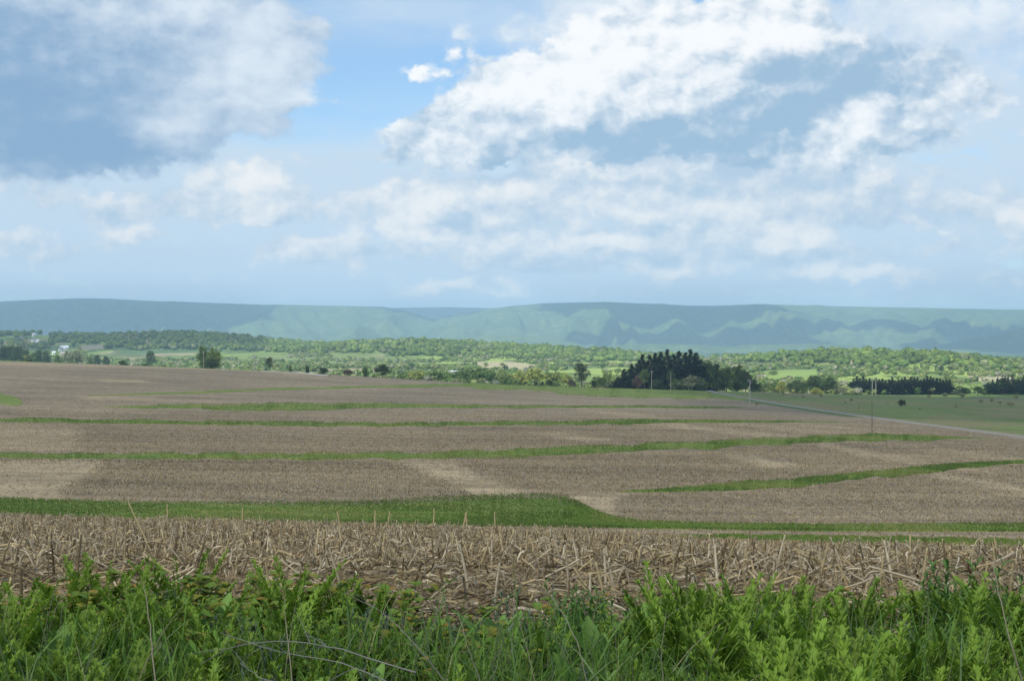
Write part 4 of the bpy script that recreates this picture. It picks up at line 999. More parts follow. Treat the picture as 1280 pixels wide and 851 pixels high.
# ------------------------------------------------------------------ farm buildings and houses
M_WALL = flat_mat('white_siding', (0.78, 0.78, 0.76), 0.7, 0.06, 0.5); M_ROOFW = flat_mat('pale_roof', (0.72, 0.74, 0.78), 0.5, 0.08, 0.5); M_ROOFG = flat_mat('grey_roof', (0.20, 0.20, 0.21), 0.8, 0.15, 0.5)
M_ROOFT = flat_mat('tan_roof', (0.42, 0.36, 0.33), 0.8, 0.15, 0.5); M_GLASS = flat_mat('window_glass', (0.03, 0.04, 0.05), 0.1, 0.1, 1.0, spec=0.5); M_DOOR = flat_mat('barn_door', (0.10, 0.10, 0.11), 0.7, 0.1, 1.0)
def house(px, base, w, d, h, rh, roof, label, rot=0.0, name='farmhouse', cat='house', D=None, wallm=M_WALL):
    p = hit(px, base, 1300, 6000) if D is None else np.array([gx(px, D), D, float(height(gx(px, D), D))])
    o = empty(name, tuple(p), label=label, cat=cat, group=None); o.rotation_euler = (0, 0, rot)
    V = np.array([(-w/2,-d/2,-1.5),(w/2,-d/2,-1.5),(w/2,d/2,-1.5),(-w/2,d/2,-1.5),(-w/2,-d/2,h),(w/2,-d/2,h),(w/2,d/2,h),(-w/2,d/2,h),(-w/2,0,h+rh),(w/2,0,h+rh)], float)
    Q = np.array([(0,1,5,4),(2,3,7,6),(1,2,6,5),(3,0,4,7)]); T = np.array([(5,6,9),(7,4,8)])
    mesh_obj('wall', V, Q, wallm, parent=o, T=T)
    e = 0.5; t = 0.22; sl_ = rh/(d/2)
    pr = np.array([(-d/2-e, h-e*sl_), (0, h+rh), (d/2+e, h-e*sl_), (d/2+e, h-e*sl_+t), (0, h+rh+t), (-d/2-e, h-e*sl_+t)])
    pr[:, 1] += 0.03
    V = np.concatenate([np.stack([np.full(6, sx*(w/2+e)), pr[:, 0], pr[:, 1]], -1) for sx in (-1, 1)])
    Q = [(0,1,4,5),(1,2,3,4)]; Q = [(a,b,c,dd) for a,b,c,dd in Q]+[(6+dd,6+c,6+b,6+a) for a,b,c,dd in Q]+[(i,(i+1)%6,(i+1)%6+6,i+6) for i in range(6)]
    mesh_obj('roof', V, np.array(Q), roof, parent=o)
    nw = max(1, int(w/4))
    for i in range(nw):
        xx = -w/2+(i+0.5)*w/nw
        if i == nw//2:
            q = box_geo(xx-0.6, xx+0.6, -d/2-0.06, -d/2+0.02, 0, 2.2); mesh_obj('door', q[0], q[1], M_DOOR, parent=o)
        else:
            q = box_geo(xx-0.55, xx+0.55, -d/2-0.05, -d/2+0.02, 1.0, 2.3); mesh_obj('window', q[0], q[1], M_GLASS, parent=o)
    return o
DF = 2350
house(80.5, 438, 15, 11, 6.0, 3.5, M_ROOFW, 'white barn with pale arched looking roof and dark front at the left farm', 0.25, 'barn', 'barn')
house(75.5, 438.5, 7, 7, 4.2, 2.0, M_ROOFG, 'small white shed with dark roof left of the pale roofed barn', 0.1, 'shed', 'shed')
house(82, 444, 19, 9, 3.5, 3.0, M_ROOFT, 'long low building with tan roof below the white barn', -0.15, 'outbuilding', 'building', wallm=flat_mat('tan_siding', (0.5,0.44,0.38), 0.8, 0.1))
house(67, 443, 6, 6, 4, 2, M_ROOFW, 'tiny white shed left of the tan roofed building', 0.3, 'shed', 'shed')
house(42, 427.5, 9, 8, 5, 2.5, M_ROOFG, 'white house left of a gap, above the dark trees', 0.2)
house(47.5, 428, 7, 7, 4, 2, M_ROOFW, 'smaller white house touching the right of the white house above the dark trees', -0.2)
house(56.5, 429, 10, 5, 2.4, 1.0, M_ROOFW, 'long low white trailer home right of the two white houses', 0.0, 'trailer_home', 'trailer home')
house(26, 425, 7, 6, 4.5, 3.0, M_ROOFG, 'white gabled house farthest left, half hidden in trees', 0.5)
house(65, 418.5, 6, 6, 5, 2.5, M_ROOFW, 'tiny white house high among the trees of the left hill', 0.0)
house(42, 420.5, 6, 6, 5, 2.5, M_ROOFW, 'tiny pale house on the left hill above the others', 0.6)
house(565.5, 459, 11.5, 5, 2.3, 0.9, M_ROOFW, 'white trailer home alone in the scrub behind the middle of the field', 0.0, 'trailer_home', 'trailer home', D=1450)
house(921.5, 455, 7, 6, 4, 2, M_ROOFW, 'bright white house on the hillside right of the grove', 0.3, D=2300)
house(903, 454, 9, 6, 4, 2, M_ROOFT, 'pale pinkish house on the hillside above the broadleaf trees', 0.0, D=2350)
house(1053, 488, 3, 3, 2.6, 0.8, M_ROOFW, 'tiny white shed at the left end of the pine row', 0.0, 'shed', 'shed', D=1010)

# ------------------------------------------------------------------ corn stubble
rc = np.random.default_rng(44)
STRAW = np.array([[0.44,0.345,0.185],[0.30,0.228,0.115],[0.17,0.125,0.068],[0.52,0.44,0.30],[0.33,0.27,0.175],[0.09,0.067,0.04]])
def stalk_proto(seed, low=False):
    """one broken maize stalk: (stem geo, leaf geo); metres"""
    r_ = np.random.default_rng(seed); k = 5 if low else 9; m = 4 if low else 7
    H = 0.18+0.16*r_.random(); lean = 0.12+0.45*r_.random()**2; a = r_.random()*6.28
    t = np.linspace(0, 1, k)
    bend = (r_.random() < 0.35)
    x = lean*H*t**1.3; z = H*t*math.cos(lean*0.6)
    if bend:
        tb = 0.62+0.2*r_.random(); f = np.clip(t-tb, 0, 1); x = x+f*H*1.5; z = z-f*H*1.5
    P = np.stack([x*math.cos(a), x*math.sin(a), z], -1); P[0, 2] = -0.05
    r = np.full(k, 0.0100)*(1-0.25*t)
    if not low: r[2::3] *= 1.28
    c = STRAW[r_.integers(0, 5)]; cc = c*(0.8+0.4*r_.random((k, 1))); cc[-1] *= 1.25
    st = tubes(P[None], r[None], cc[None], m)
    nl = 2 if low else r_.integers(3, 6); L = []; W = []; S = []; C = []
    kk = 4 if low else 7
    for i in range(nl):
        s = 0.25+0.7*r_.random(); b = np.array([np.interp(s, t, P[:, j]) for j in range(3)])
        aa = r_.random()*6.28; ln = 0.10+0.22*r_.random(); u = np.linspace(0, 1, kk)
        up = 0.5*r_.random(); dr = 0.6+0.7*r_.random()
        q = b+np.stack([np.cos(aa)*ln*(u-0.25*u*u), np.sin(aa)*ln*(u-0.25*u*u), ln*(up*u-dr*u*u)], -1)
        q[:, :2] += np.cumsum(r_.normal(size=(kk, 2))*0.006, 0); q[:, 2] = np.maximum(q[:, 2], 0.01)
        L.append(q); W.append(np.sin(np.pi*np.clip(u*0.9+0.12, 0, 1))**0.6*(0.0035+0.0055*r_.random())); 
        tw = np.linspace(0, 1.5*r_.normal(), kk)[:, None]
        s0 = np.array([-math.sin(aa), math.cos(aa), 0]); S.append(s0*np.cos(tw)+np.array([0, 0, 1.])*np.sin(tw)); C.append(np.ones((kk, 3))*STRAW[r_.integers(0, 5)]*(0.8+0.4*r_.random()))
    lf = ribbons(np.array(L), np.array(W), np.array(S), np.array(C))
    return st, lf
NPR = 14
SP = [stalk_proto(100+i) for i in range(NPR)]; SL = [stalk_proto(200+i, True) for i in range(NPR)]
# stalk places: rows about 0.76 m apart running across the slope
def row_points(d0, d1, inrow, pad=3.0):
    pts = []
    a = R(5.0); n = 0
    for i in range(int(d0/0.76)-8, int(d1/0.76)+14):
        xs = np.arange(-0.42*d1-pad, 0.42*d1+pad, inrow)
        xs = xs+(rc.random(len(xs))-.5)*inrow*0.8; ys = i*0.76+(rc.random(len(xs))-.5)*0.14 + 0.5*np.sin(xs/17)
        x = xs*math.cos(a)-ys*math.sin(a); y = xs*math.sin(a)+ys*math.cos(a); pts.append(np.stack([x, y], -1))
    p = np.concatenate(pts); r = np.hypot(*p.T)
    m = (p[:, 1] > 0) & (r > d0) & (r < d1) & (np.abs(p[:, 0]) < 0.42*r+pad)
    return p[m]
p = row_points(8.9, 52, 0.125)
r = np.hypot(*p.T); p = p[(rc.random(len(p)) < 0.88) & (r > 8.7+1.2*fbm(p[:, 0]/1.5, p[:, 1]/1.5, 2))]
p = p[~((fbm(p[:, 0]/1.6, p[:, 1]/1.6, 2) < 0.30))]; r = np.hypot(*p.T); p = p[(r < np.interp(640+F*p[:, 0]/p[:, 1], [0, 500, 700, 900, 1280], [46, 42, 37, 35, 35])+3*rc.random(len(p)))]
r = np.hypot(*p.T); p = p[np.argsort(r)]
inv = np.abs(p[:, 0]) < 0.372*p[:, 1]
near = np.where(inv)[0][:300]; rest = np.setdiff1d(np.arange(len(p)), near)
SPm = [(mesh_data('stalk_stem', V1[0], V1[1], M_DRY, tint=V1[2], smooth=True), mesh_data('husk_leaves', V2[0], V2[1], M_DRY, tint=V2[2])) for V1, V2 in SP]
tall_done = 0
for q, i in enumerate(near):
    x, y = p[i]; k = int(rc.integers(0, NPR))
    o = bpy.data.objects.new('corn_stalk', SPm[k][0]); s = 0.68+0.42*rc.random()
    o.location = (x, y, float(height(x, y))); o.rotation_euler = (rc.normal()*0.15, rc.normal()*0.15, rc.random()*6.28); o.scale = (s, s, s*(0.85+0.35*rc.random()))
    finish(o, label='dry broken corn stalk standing in the stubble just behind the green verge', cat='corn stalk', group='broken corn stalks nearest the verge')
    finish(bpy.data.objects.new('husk_leaf', SPm[k][1]), parent=o)
def merge_stalks(idx, protos):
    g = Geo(); kk = rc.integers(0, NPR, len(idx))
    for k in range(NPR):
        s = idx[kk == k]
        if len(s) == 0: continue
        pos = np.stack([p[s, 0], p[s, 1], height(p[s, 0], p[s, 1])], -1); n = len(s)
        sc = (0.68+0.42*rc.random(n))
        for part_ in protos[k]:
            st = rc.bit_generator.state
            g.add(*merge_copies(part_, pos, (np.arange(n)*2.399+k) % 6.28, sc, 0.75+0.5*((np.arange(n)*0.618+k*.37) % 1)[:, None]*np.ones((1, 3)), tilt=0.35*np.sin(np.arange(n)*12.9898+k)))
    return g
rr_ = np.hypot(*p[rest].T)
g1 = merge_stalks(rest[rr_ < 22], SP); g2 = merge_stalks(rest[rr_ >= 22], SL)
V, Q, C = g2.get(); g1.add(V, Q, C)
g1.obj('corn_stubble', M_DRY, kind='stuff', label='broken dry corn stalks covering the slope behind the nearest ones', cat='corn stubble')
print('stalks', len(p))

# fallen stalks and leaf litter
def litter():
    g = Geo()
    n = 3600; rr = 8.3+34*rc.random(n)**1.25; az = (rc.random(n)-.5)*0.95; x = rr*np.sin(az); y = rr*np.cos(az)
    L = 0.12+0.42*rc.random(n)**1.5; a = rc.normal(size=n)*0.7 + np.where(rc.random(n) < .5, 0.0, 2.6) ; k = 5; t = np.linspace(-.5, .5, k)
    P = np.stack([x[:, None]+np.cos(a)[:, None]*L[:, None]*t, y[:, None]+np.sin(a)[:, None]*L[:, None]*t, np.zeros((n, k))], -1)
    P[..., 2] = height(P[..., 0], P[..., 1])+0.015 + (0.12*rc.random(n)**2)[:, None]*(1+1.6*t*np.sign(rc.normal(size=n))[:, None]).clip(0)
    P[..., :2] += rc.normal(size=(n, k, 2))*0.006
    c = STRAW[rc.integers(0, 5, n)]*(0.75+0.5*rc.random((n, 1)))
    g.add(*tubes(P, np.full((n, k), 0.0072)*(0.7+0.6*rc.random((n, 1))), c, 5))
    # leaves and husks
    n = 46000; rr = 8.2+38*rc.random(n)**1.35; az = (rc.random(n)-.5)*0.95; x = rr*np.sin(az); y = rr*np.cos(az)
    L = 0.05+0.20*rc.random(n)**2; a = rc.random(n)*6.28; k = 4; t = np.linspace(-.5, .5, k)
    P = np.stack([x[:, None]+np.cos(a)[:, None]*L[:, None]*t, y[:, None]+np.sin(a)[:, None]*L[:, None]*t, np.zeros((n, k))], -1)
    P[..., 2] = height(x, y)[:, None]+0.01+rc.random((n, k))*0.035+(0.10*rc.random(n)**3)[:, None]
    W = np.sin(np.pi*np.linspace(0.1, 0.95, k))[None]**0.5*(0.003+0.008*rc.random((n, 1)))
    sd = norm(np.stack([-np.sin(a), np.cos(a), rc.normal(size=n)*0.8], -1))
    c = STRAW[rc.choice(6, n, p=[.16, .22, .24, .07, .15, .16])]*(0.55+0.5*rc.random((n, 1)))
    g.add(*ribbons(P, W, sd, c))
    g.obj('stubble_litter', M_DRY, kind='stuff', label='fallen corn leaves and stalk pieces strewn over the soil', cat='litter')
litter()

# distinct long stalks that stick out (photo column, row of foot, row of top, column of top)
def long_stalk(px0, row0, px1, row1, D, label, rad=0.011, leaf=True):
    x0, y0 = gx(px0, D), D; z0 = float(height(x0, y0)); x1 = gx(px1, D); z1 = (HZ-row1)/F*D
    t = np.linspace(0, 1, 7)[:, None]; P = np.array([[x0, y0, z0-0.05]])*(1-t)+np.array([[x1, y0+0.1, z1]])*t
    P = P-np.array([x0, y0, z0]); P[1:-1, 0] += rc.normal(size=5)*0.004*D/12
    c = STRAW[0]*1.1
    rd = np.full((1, 7), rad)*(1-0.3*t[:, 0]); rd[:, 2::2] *= 1.2
    q = tubes(P[None], rd, c, 7)
    o = mesh_obj('corn_stalk', q[0], q[1], M_DRY, tint=q[2], smooth=True, label=label, cat='corn stalk'); o.location = (x0, y0, z0)
    if leaf:
        b = P[4]; u = np.linspace(0, 1, 6); L = []
        for sgn in (1,):
            L.append(b+np.stack([sgn*0.16*u, 0*u, 0.10*u-0.26*u*u], -1))
        q = ribbons(np.array(L), np.tile(np.sin(np.pi*(u*.9+.08))*0.012, (1, 1)), np.array([[0, 1., .3]]), STRAW[1])
        mesh_obj('husk_leaf', q[0], q[1], M_DRY, tint=q[2], parent=o)
for a in [(196,690,157,628,16,'longest bare corn stalk leaning far left over the stubble at the left'),(209,648,208,630,34,'short upright stalk standing above the stubble edge against the green strip, at left'),
          (302,652,302,634.5,34,'thin pale upright stalk against the green strip, left of centre'),(540,658,542.5,636,34,'pale upright stalk with knob sticking up against the green strip at the centre'),
          (468,655,468.5,638,34,'short cream stalk end against the green strip, left of the knobbed stalk'),(486,656,486,639,36,'thin reddish stalk between the cream and the knobbed stalks'),
          (577,659,582,641,34,'leaning half of the crossed pair of stalks against the green strip'),(583,658,583,640,34.3,'upright half of the crossed pair of stalks against the green strip'),
          (618.5,656,618.5,640,36,'thin single upright stalk right of the crossed pair'),(430,671,420,640,18,'dark leaning corn stalk rising to the green strip'),
          (735,722,692,700,12,'long fallen straw coloured stalk lying slantwise in the centre'),(1090,724,1057,698,12,'pale stalk lying slantwise in the stubble at right'),(707,728,742,700,12,'thick stalk leaning right in the central stubble'),
          (1240,700,1226,671,24,'tall thin stalk at the right above the leafy clump')]:
    long_stalk(*a, rad=0.010 if a[4] < 20 else 0.018)

# stubble of the lower field, seen from afar: short stubs, past counting
def far_stubble():
    n = 480000; rr = np.sqrt(rc.random(n)*(430**2-27**2)+27**2); az = (rc.random(n)-.5)*0.82
    # rows
    x = rr*np.sin(az); y = rr*np.cos(az)
    yr = np.round((y+0.05*x)/0.76)*0.76-0.05*x+rc.normal(size=n)*0.06; y = yr
    z = height(x, y); px, py = project(x, y, z)
    ok = ~in_strip(px, py, 0.6) & (x < road_x(y)-6)
    tan = np.zeros(n)
    for poly, w, soft in TANS: tan = np.maximum(tan, poly_mask(px, py, poly, soft)*min(1, w*1.5))
    ok &= rc.random(n) > tan*0.85
    ok &= rc.random(n) > np.clip((rr-150)/280, 0, 1)*0.98; ok &= (rr > 50) | (rr > np.interp(px, [0, 500, 700, 900, 1280], [46, 42, 37, 35, 35]))
    x, y, z, rr = x[ok], y[ok], z[ok], rr[ok]; n = len(x)
    rowid = np.round((y+0.05*x)/0.76).astype(int); rt = 0.66+0.52*_H[(rowid//5) & 255, 7]+0.32*fbm(x/22, y/30, 3)+0.15*(fbm(x/8, y/4, 3)-.5)
    H = (0.06+0.13*rc.random(n)); W = (0.010+0.016*rc.random(n))*np.clip(rr/90, 0.8, 2.0)
    ln = rc.normal(size=(n, 2))*0.10
    P = np.stack([np.stack([x, y, z-0.03], -1), np.stack([x+ln[:, 0], y+ln[:, 1], z+H], -1)], 1)
    a = rc.normal(size=n)*0.5; sd = np.stack([np.cos(a), np.sin(a), rc.normal(size=n)*0.4], -1)
    c = (STRAW*0.5+0.5*STRAW[1])[rc.choice(6, n, p=[.22, .26, .20, .10, .18, .04])]*(0.75+0.3*rc.random((n, 1)))*rt[:, None]*0.95
    g = Geo().add(*ribbons(P, np.repeat(W[:, None], 2, 1), norm(sd), c))
    g.obj('field_stubble', M_DRY, kind='stuff', label='short brown corn stubs covering the lower field between the green strips', cat='corn stubble')
    print('far stubs', n)
far_stubble()

# grass growing on the two nearest strips and the field margins
def strip_grass():
    g = Geo()
    for k, cnt, hh in ((6, 90000, .07), (7, 16000, .07), (5, 22000, .09), (4, 36000, .10), (3, 22000, .15), (0, 16000, .2), (2, 12000, .2)):
        A, B = STRIP_LINES[k]; ds = np.linalg.norm(A-B, axis=1); seg = np.linalg.norm(np.gradient((A+B)/2, axis=0), axis=1); w = ds*seg; w /= w.sum()
        i = rc.choice(len(A), cnt, p=w); t = 0.5+(rc.random(cnt)-.5)*1.10+rc.normal(size=cnt)*0.03
        f = rc.random(cnt); j = np.minimum(i+1, len(A)-1)
        Ai = A[i]*(1-f[:, None])+A[j]*f[:, None]; Bi = B[i]*(1-f[:, None])+B[j]*f[:, None]
        P0 = Bi*(1-t[:, None])+Ai*t[:, None]; x, y = P0.T; z = height(x, y)+0.08
        H = hh*(0.6+0.9*rc.random(cnt))*(0.6+0.9*fbm(x/5, y/7, 3)); ln = rc.normal(size=(cnt, 2))*0.07
        P = np.stack([np.stack([x, y, z], -1), np.stack([x+ln[:, 0], y+ln[:, 1], z+H], -1)], 1)
        a = rc.random(cnt)*6.28
        sd = np.stack([np.cos(a), np.sin(a)*0.4, 0*a], -1); W = np.stack([np.full(cnt, .05), np.full(cnt, .018)], 1)*(0.6+0.6*rc.random((cnt, 1)))*(1.0 if k > 5 else 1.5)
        q = fbm(x/9+4, y/14, 4)[:, None]
        c = np.array([0.120, 0.200, 0.030])*(0.75+0.5*rc.random((cnt, 1))); c = np.where(rc.random((cnt, 1)) < 0.10+0.8*np.clip((q-.52)/.2, 0, 1), np.array([[0.22, 0.235, 0.06]]), c); c = np.where(q < 0.42, c*0.75, c)
        g.add(*ribbons(P, W, sd, c))
    g.obj('strip_grass', M_LEAF, kind='stuff', label='short green grass growing on the contour strips of the field', cat='grass')
strip_grass()

# ------------------------------------------------------------------ the verge
rg = np.random.default_rng(77)
def bent(n, x, y, H, lean, ang, k=6, droop=0.5, z=None):
    """n curved centre lines rooted at x,y"""
    t = np.linspace(0, 1, k)[None]
    h = (lean[:, None]*(t**1.6))*H[:, None]
    zz = H[:, None]*(t - droop*np.asarray(lean)[:, None]*t**2.5*0.5)
    z0 = height(x, y)-0.02 if z is None else z
    return np.stack([x[:, None]+np.cos(ang)[:, None]*h, y[:, None]+np.sin(ang)[:, None]*h, z0[:, None]+zz], -1)
def verge_edge(x): return 7.5+0.9*(fbm(np.asarray(x)*0.9+3, np.asarray(x)*0+1, 3)-.5)*2 + np.where(np.asarray(x) > 1.6, -0.45, 0.0)+np.where(np.asarray(x) < -1.2, 0.35, 0)
def grass():
    g = Geo()
    for (n, d0, d1, h0, h1, w, cols, p_) in (
        (60000, 2.0, 8.2, .24, .54, .0033, [[.110,.200,.028],[.150,.240,.036],[.075,.155,.030],[.14,.20,.085],[.20,.26,.045]], [.32,.28,.2,.1,.1]),
        (9000, 2.0, 7.6, .38, .70, .0055, [[.105,.205,.028],[.135,.235,.038],[.15,.22,.09]], [.5,.3,.2]),
        (1500, 2.0, 7.6, .35, .85, .0022, [[.36,.31,.19],[.28,.23,.15],[.20,.17,.12]], [.4,.35,.25])):
        r = np.sqrt(rg.random(n)*(d1**2-d0**2)+d0**2); az = (rg.random(n)-.5)*1.25; x = r*np.sin(az); y = r*np.cos(az)
        cl = fbm(x/0.5+8, y/0.5, 3)
        ok = (r < verge_edge(x)+0.25) & (rg.random(n) < np.clip((cl-.30)*4, .12, 1)); x, y, r, cl = x[ok], y[ok], r[ok], cl[ok]; n = len(x)
        edge = np.clip((verge_edge(x)+0.3-r)/1.8, .35, 1)
        H = (h0+(h1-h0)*rg.random(n))*edge*(0.6+0.8*cl); lean = 0.15+0.75*rg.random(n)**1.5; ang = rg.normal(size=n)*0.9+np.where(rg.random(n) < .5, 0.2, 3.3)
        k = 7; P = bent(n, x, y, H, lean, ang, k, 1.1)
        t = np.linspace(0, 1, k); W = w*(0.7+0.7*rg.random((n, 1)))*(1-t**2.2)[None]*np.minimum(1, 0.5+2*t)[None]
        tw = rg.random(n)*6.28; sd = np.stack([np.cos(tw), np.sin(tw), 0*tw], -1)
        c = np.array(cols)[rg.choice(len(cols), n, p=p_)]*(0.75+0.5*rg.random((n, 1)))
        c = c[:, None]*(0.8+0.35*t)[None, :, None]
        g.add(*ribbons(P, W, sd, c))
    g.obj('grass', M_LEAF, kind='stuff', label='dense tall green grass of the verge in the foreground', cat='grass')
grass()

def leaf_rib(base, dirh, pitch, L, W, k=6, droop=0.35, col=(0.1, 0.2, 0.03), fold=0.0, point=1.0):
    """n leaves: base (n,3), heading, pitch above horizontal"""
    n = len(base); t = np.linspace(0, 1, k)[None]
    ph = pitch[:, None]-droop*t*1.6
    dl = L[:, None]/(k-1)
    hx = np.concatenate([np.zeros((n, 1)), np.cumsum(np.cos(ph[:, :-1])*dl, 1)], 1); hz = np.concatenate([np.zeros((n, 1)), np.cumsum(np.sin(ph[:, :-1])*dl, 1)], 1)
    P = base[:, None]+np.stack([np.cos(dirh)[:, None]*hx, np.sin(dirh)[:, None]*hx, hz], -1)
    w = W[:, None]*np.sin(np.pi*np.clip(t**0.8*0.93+0.05, 0, 1))**point
    sd = np.stack([-np.sin(dirh), np.cos(dirh), 0*dirh], -1)
    col = np.asarray(col, float)
    if col.ndim == 1: col = np.broadcast_to(col, (n, 3))
    # two half blades with a shallow fold along the midrib
    s3 = np.repeat(sd[:, None], k, 1); up = np.stack([-np.cos(dirh)[:, None]*np.sin(ph), -np.sin(dirh)[:, None]*np.sin(ph), np.cos(ph)], -1)
    e = s3*w[..., None]; lift = up*w[..., None]*0.35
    V = np.stack([P-e+lift, P, P+e+lift], 2)      # n,k,3,3
    q = np.array([[[3*i, 3*i+1, 3*i+4, 3*i+3], [3*i+1, 3*i+2, 3*i+5, 3*i+4]] for i in range(k-1)]).reshape(-1, 4)
    Q = (q[None]+(np.arange(n)*k*3)[:, None, None]).reshape(-1, 4)
    C = np.repeat(np.repeat((col[:, None]*(0.88+0.2*t[..., None])), 1, 1)[:, :, None], 3, 2).copy(); C[:, :, 1] *= 1.18
    return V.reshape(-1, 3), Q, C.reshape(-1, 3)

GV = np.array([0.175, 0.280, 0.030])
def pinnate(seed, H=0.5, nst=11, leaflet=0.060, col=GV):
    """upright clump of lobed, feather-cut leaves"""
    r_ = np.random.default_rng(seed); S = Geo(); L = Geo()
    for i in range(nst):
        a = r_.random()*6.28; h = H*(0.65+0.45*r_.random()); lean = 0.10+0.5*r_.random(); bx, by = r_.normal(size=2)*0.04
        k = 9; t = np.linspace(0, 1, k); hh = lean*h*t**1.7
        P = np.stack([bx+np.cos(a)*hh, by+np.sin(a)*hh, h*(t-0.18*lean*t**2)], -1)
        S.add(*tubes(P[None], (0.0035*(1-0.75*t))[None], col*np.array([1.1, .95, 1.0]), 5))
        m = 13; s = np.linspace(0.20, 0.98, m); B = np.stack([np.interp(s, t, P[:, j]) for j in range(3)], -1)
        ll = leaflet*(0.55+0.9*np.sin(np.pi*np.clip(s*0.95, 0, 1))**0.8)*(0.8+0.4*r_.random())
        tone = col*(0.75+0.5*r_.random())
        for sg in (-1, 1):
            dr = a+sg*(0.95-0.35*s)+r_.normal(size=m)*0.12
            pi_ = 0.75+0.35*r_.random(m)
            L.add(*leaf_rib(B, dr, pi_, ll, ll*0.12, 5, 0.35, tone*(0.8+0.4*r_.random((m, 1))), point=1.1))
            # side lobes make the leaflet ragged
            B2 = B+np.stack([np.cos(dr)*np.cos(pi_), np.sin(dr)*np.cos(pi_), np.sin(pi_)], -1)*ll[:, None]*0.45
            L.add(*leaf_rib(B2, dr+sg*0.8, pi_, ll*0.5, ll*0.07, 4, 0.3, tone, point=1.1)); L.add(*leaf_rib(B2, dr-sg*0.8, pi_+.2, ll*0.5, ll*0.07, 4, 0.3, tone, point=1.1))
        L.add(*leaf_rib(B[-1:], np.array([a]), np.array([1.1]), ll[-2:-1]*0.8, ll[-2:-1]*0.12, 5, 0.3, tone, point=1.1))
    return S, L
def dock(seed, H=0.26, n=13, col=(0.15, 0.27, 0.05)):
    r_ = np.random.default_rng(seed); S = Geo(); L = Geo()
    a = np.arange(n)*2.4+r_.random(n)*0.6; base = np.stack([np.cos(a)*0.02, np.sin(a)*0.02, 0.03+0.05*r_.random(n)], -1)
    pit = 0.8+0.6*r_.random(n); ln = H*(0.6+0.5*r_.random(n))
    t = np.linspace(0, 1, 4)[None, :, None]; d = np.stack([np.cos(a)*np.cos(pit), np.sin(a)*np.cos(pit), np.sin(pit)], -1)
    st = np.array([0, 0, -0.02])+0*base; P = st[:, None]*(1-t)+(base+d*ln[:, None]*0.25)[:, None]*t
    S.add(*tubes(P, np.full((n, 4), 0.0028), np.array(col)*np.array([1.3, .9, 1]), 5))
    L.add(*leaf_rib(base+d*ln[:, None]*0.25, a, pit, ln, ln*0.16, 8, 0.28, np.array(col)*(0.75+0.5*r_.random((n, 1))), point=0.7))
    return S, L
def goldenrod(seed, H=0.6, nst=9, col=(0.095, 0.185, 0.040), droop=0.8, ll0=0.115):
    r_ = np.random.default_rng(seed); S = Geo(); L = Geo()
    for i in range(nst):
        a = r_.random()*6.28; h = H*(0.6+0.45*r_.random()); lean = 0.05+0.3*r_.random(); bx, by = r_.normal(size=2)*0.07
        k = 8; t = np.linspace(0, 1, k); hh = lean*h*t**1.5
        P = np.stack([bx+np.cos(a)*hh, by+np.sin(a)*hh, h*t], -1)
        S.add(*tubes(P[None], (0.003*(1-0.6*t))[None], np.array(col)*1.3, 5))
        m = 26; s = np.linspace(0.15, 1.0, m); B = np.stack([np.interp(s, t, P[:, j]) for j in range(3)], -1)
        ln = ll0*(0.6+0.6*r_.random(m))*(1.1-0.35*s)
        L.add(*leaf_rib(B, np.arange(m)*2.4+a, 0.75+0.35*s+r_.normal(size=m)*0.15, ln, ln*0.10, 6, droop, np.array(col)*(0.8+0.5*r_.random((m, 1))), point=0.7))
    return S, L
def vine(seed, H=0.38, nst=5, cols=((0.23, 0.23, 0.03), (0.13, 0.22, 0.03), (0.33, 0.20, 0.04), (0.17, 0.24, 0.035))):
    r_ = np.random.default_rng(seed); S = Geo(); L = Geo()
    for i in range(nst):
        a = r_.random()*6.28; h = H*(0.6+0.6*r_.random()); lean = 0.3+0.8*r_.random()
        k = 8; t = np.linspace(0, 1, k); hh = lean*h*t
        P = np.stack([np.cos(a)*hh, np.sin(a)*hh, h*(t-0.25*t**2)], -1)
        S.add(*tubes(P[None], (0.0026*(1-0.6*t))[None], np.array((0.17, 0.10, 0.05)), 5))
        m = 7; s = np.linspace(0.3, 1, m); B = np.stack([np.interp(s, t, P[:, j]) for j in range(3)], -1)+r_.normal(size=(m, 3))*0.02
        for q in range(3):
            dr = r_.random(m)*0.8+i*1.3+q*1.45-1.4; ln = 0.030+0.028*r_.random(m)
            c = np.array(cols)[r_.choice(4, m, p=[.30, .33, .05, .32])]
            L.add(*leaf_rib(B, dr, 0.3+0.5*r_.random(m), ln, ln*0.40, 6, 0.4, c*(0.8+0.4*r_.random((m, 1))), point=0.5))
    return S, L
PLANTS = {'feather': [pinnate(300+i, 0.36+0.05*i, 11) for i in range(5)], 'dock': [dock(320+i) for i in range(3)], 'golden': [goldenrod(340+i) for i in range(3)], 'vine': [vine(360+i) for i in range(4)],
          'silver': [goldenrod(380+i, 0.34, 9, (0.10, 0.15, 0.085), 0.3, 0.05) for i in range(2)]}
PM = {k: [(mesh_data('stem', *S.get()[:2], M_LEAF, tint=S.get()[2]), mesh_data('foliage', *L.get()[:2], M_LEAF, tint=L.get()[2], smooth=True)) for S, L in v] for k, v in PLANTS.items()}
NM = {'feather': 'feather_leaved_weed', 'dock': 'dock_plant', 'golden': 'goldenrod_plant', 'vine': 'bramble_seedling', 'silver': 'grey_green_weed'}
LB = {'feather': 'bright green weed with feather cut leaves in the foreground verge', 'dock': 'low plant with broad upright oval leaves in the foreground verge', 'golden': 'dark green leafy shoots with narrow leaves in the foreground verge',
      'vine': 'small bramble with yellow green and orange leaves at the edge of the verge', 'silver': 'low grey green weed among the verge grass'}
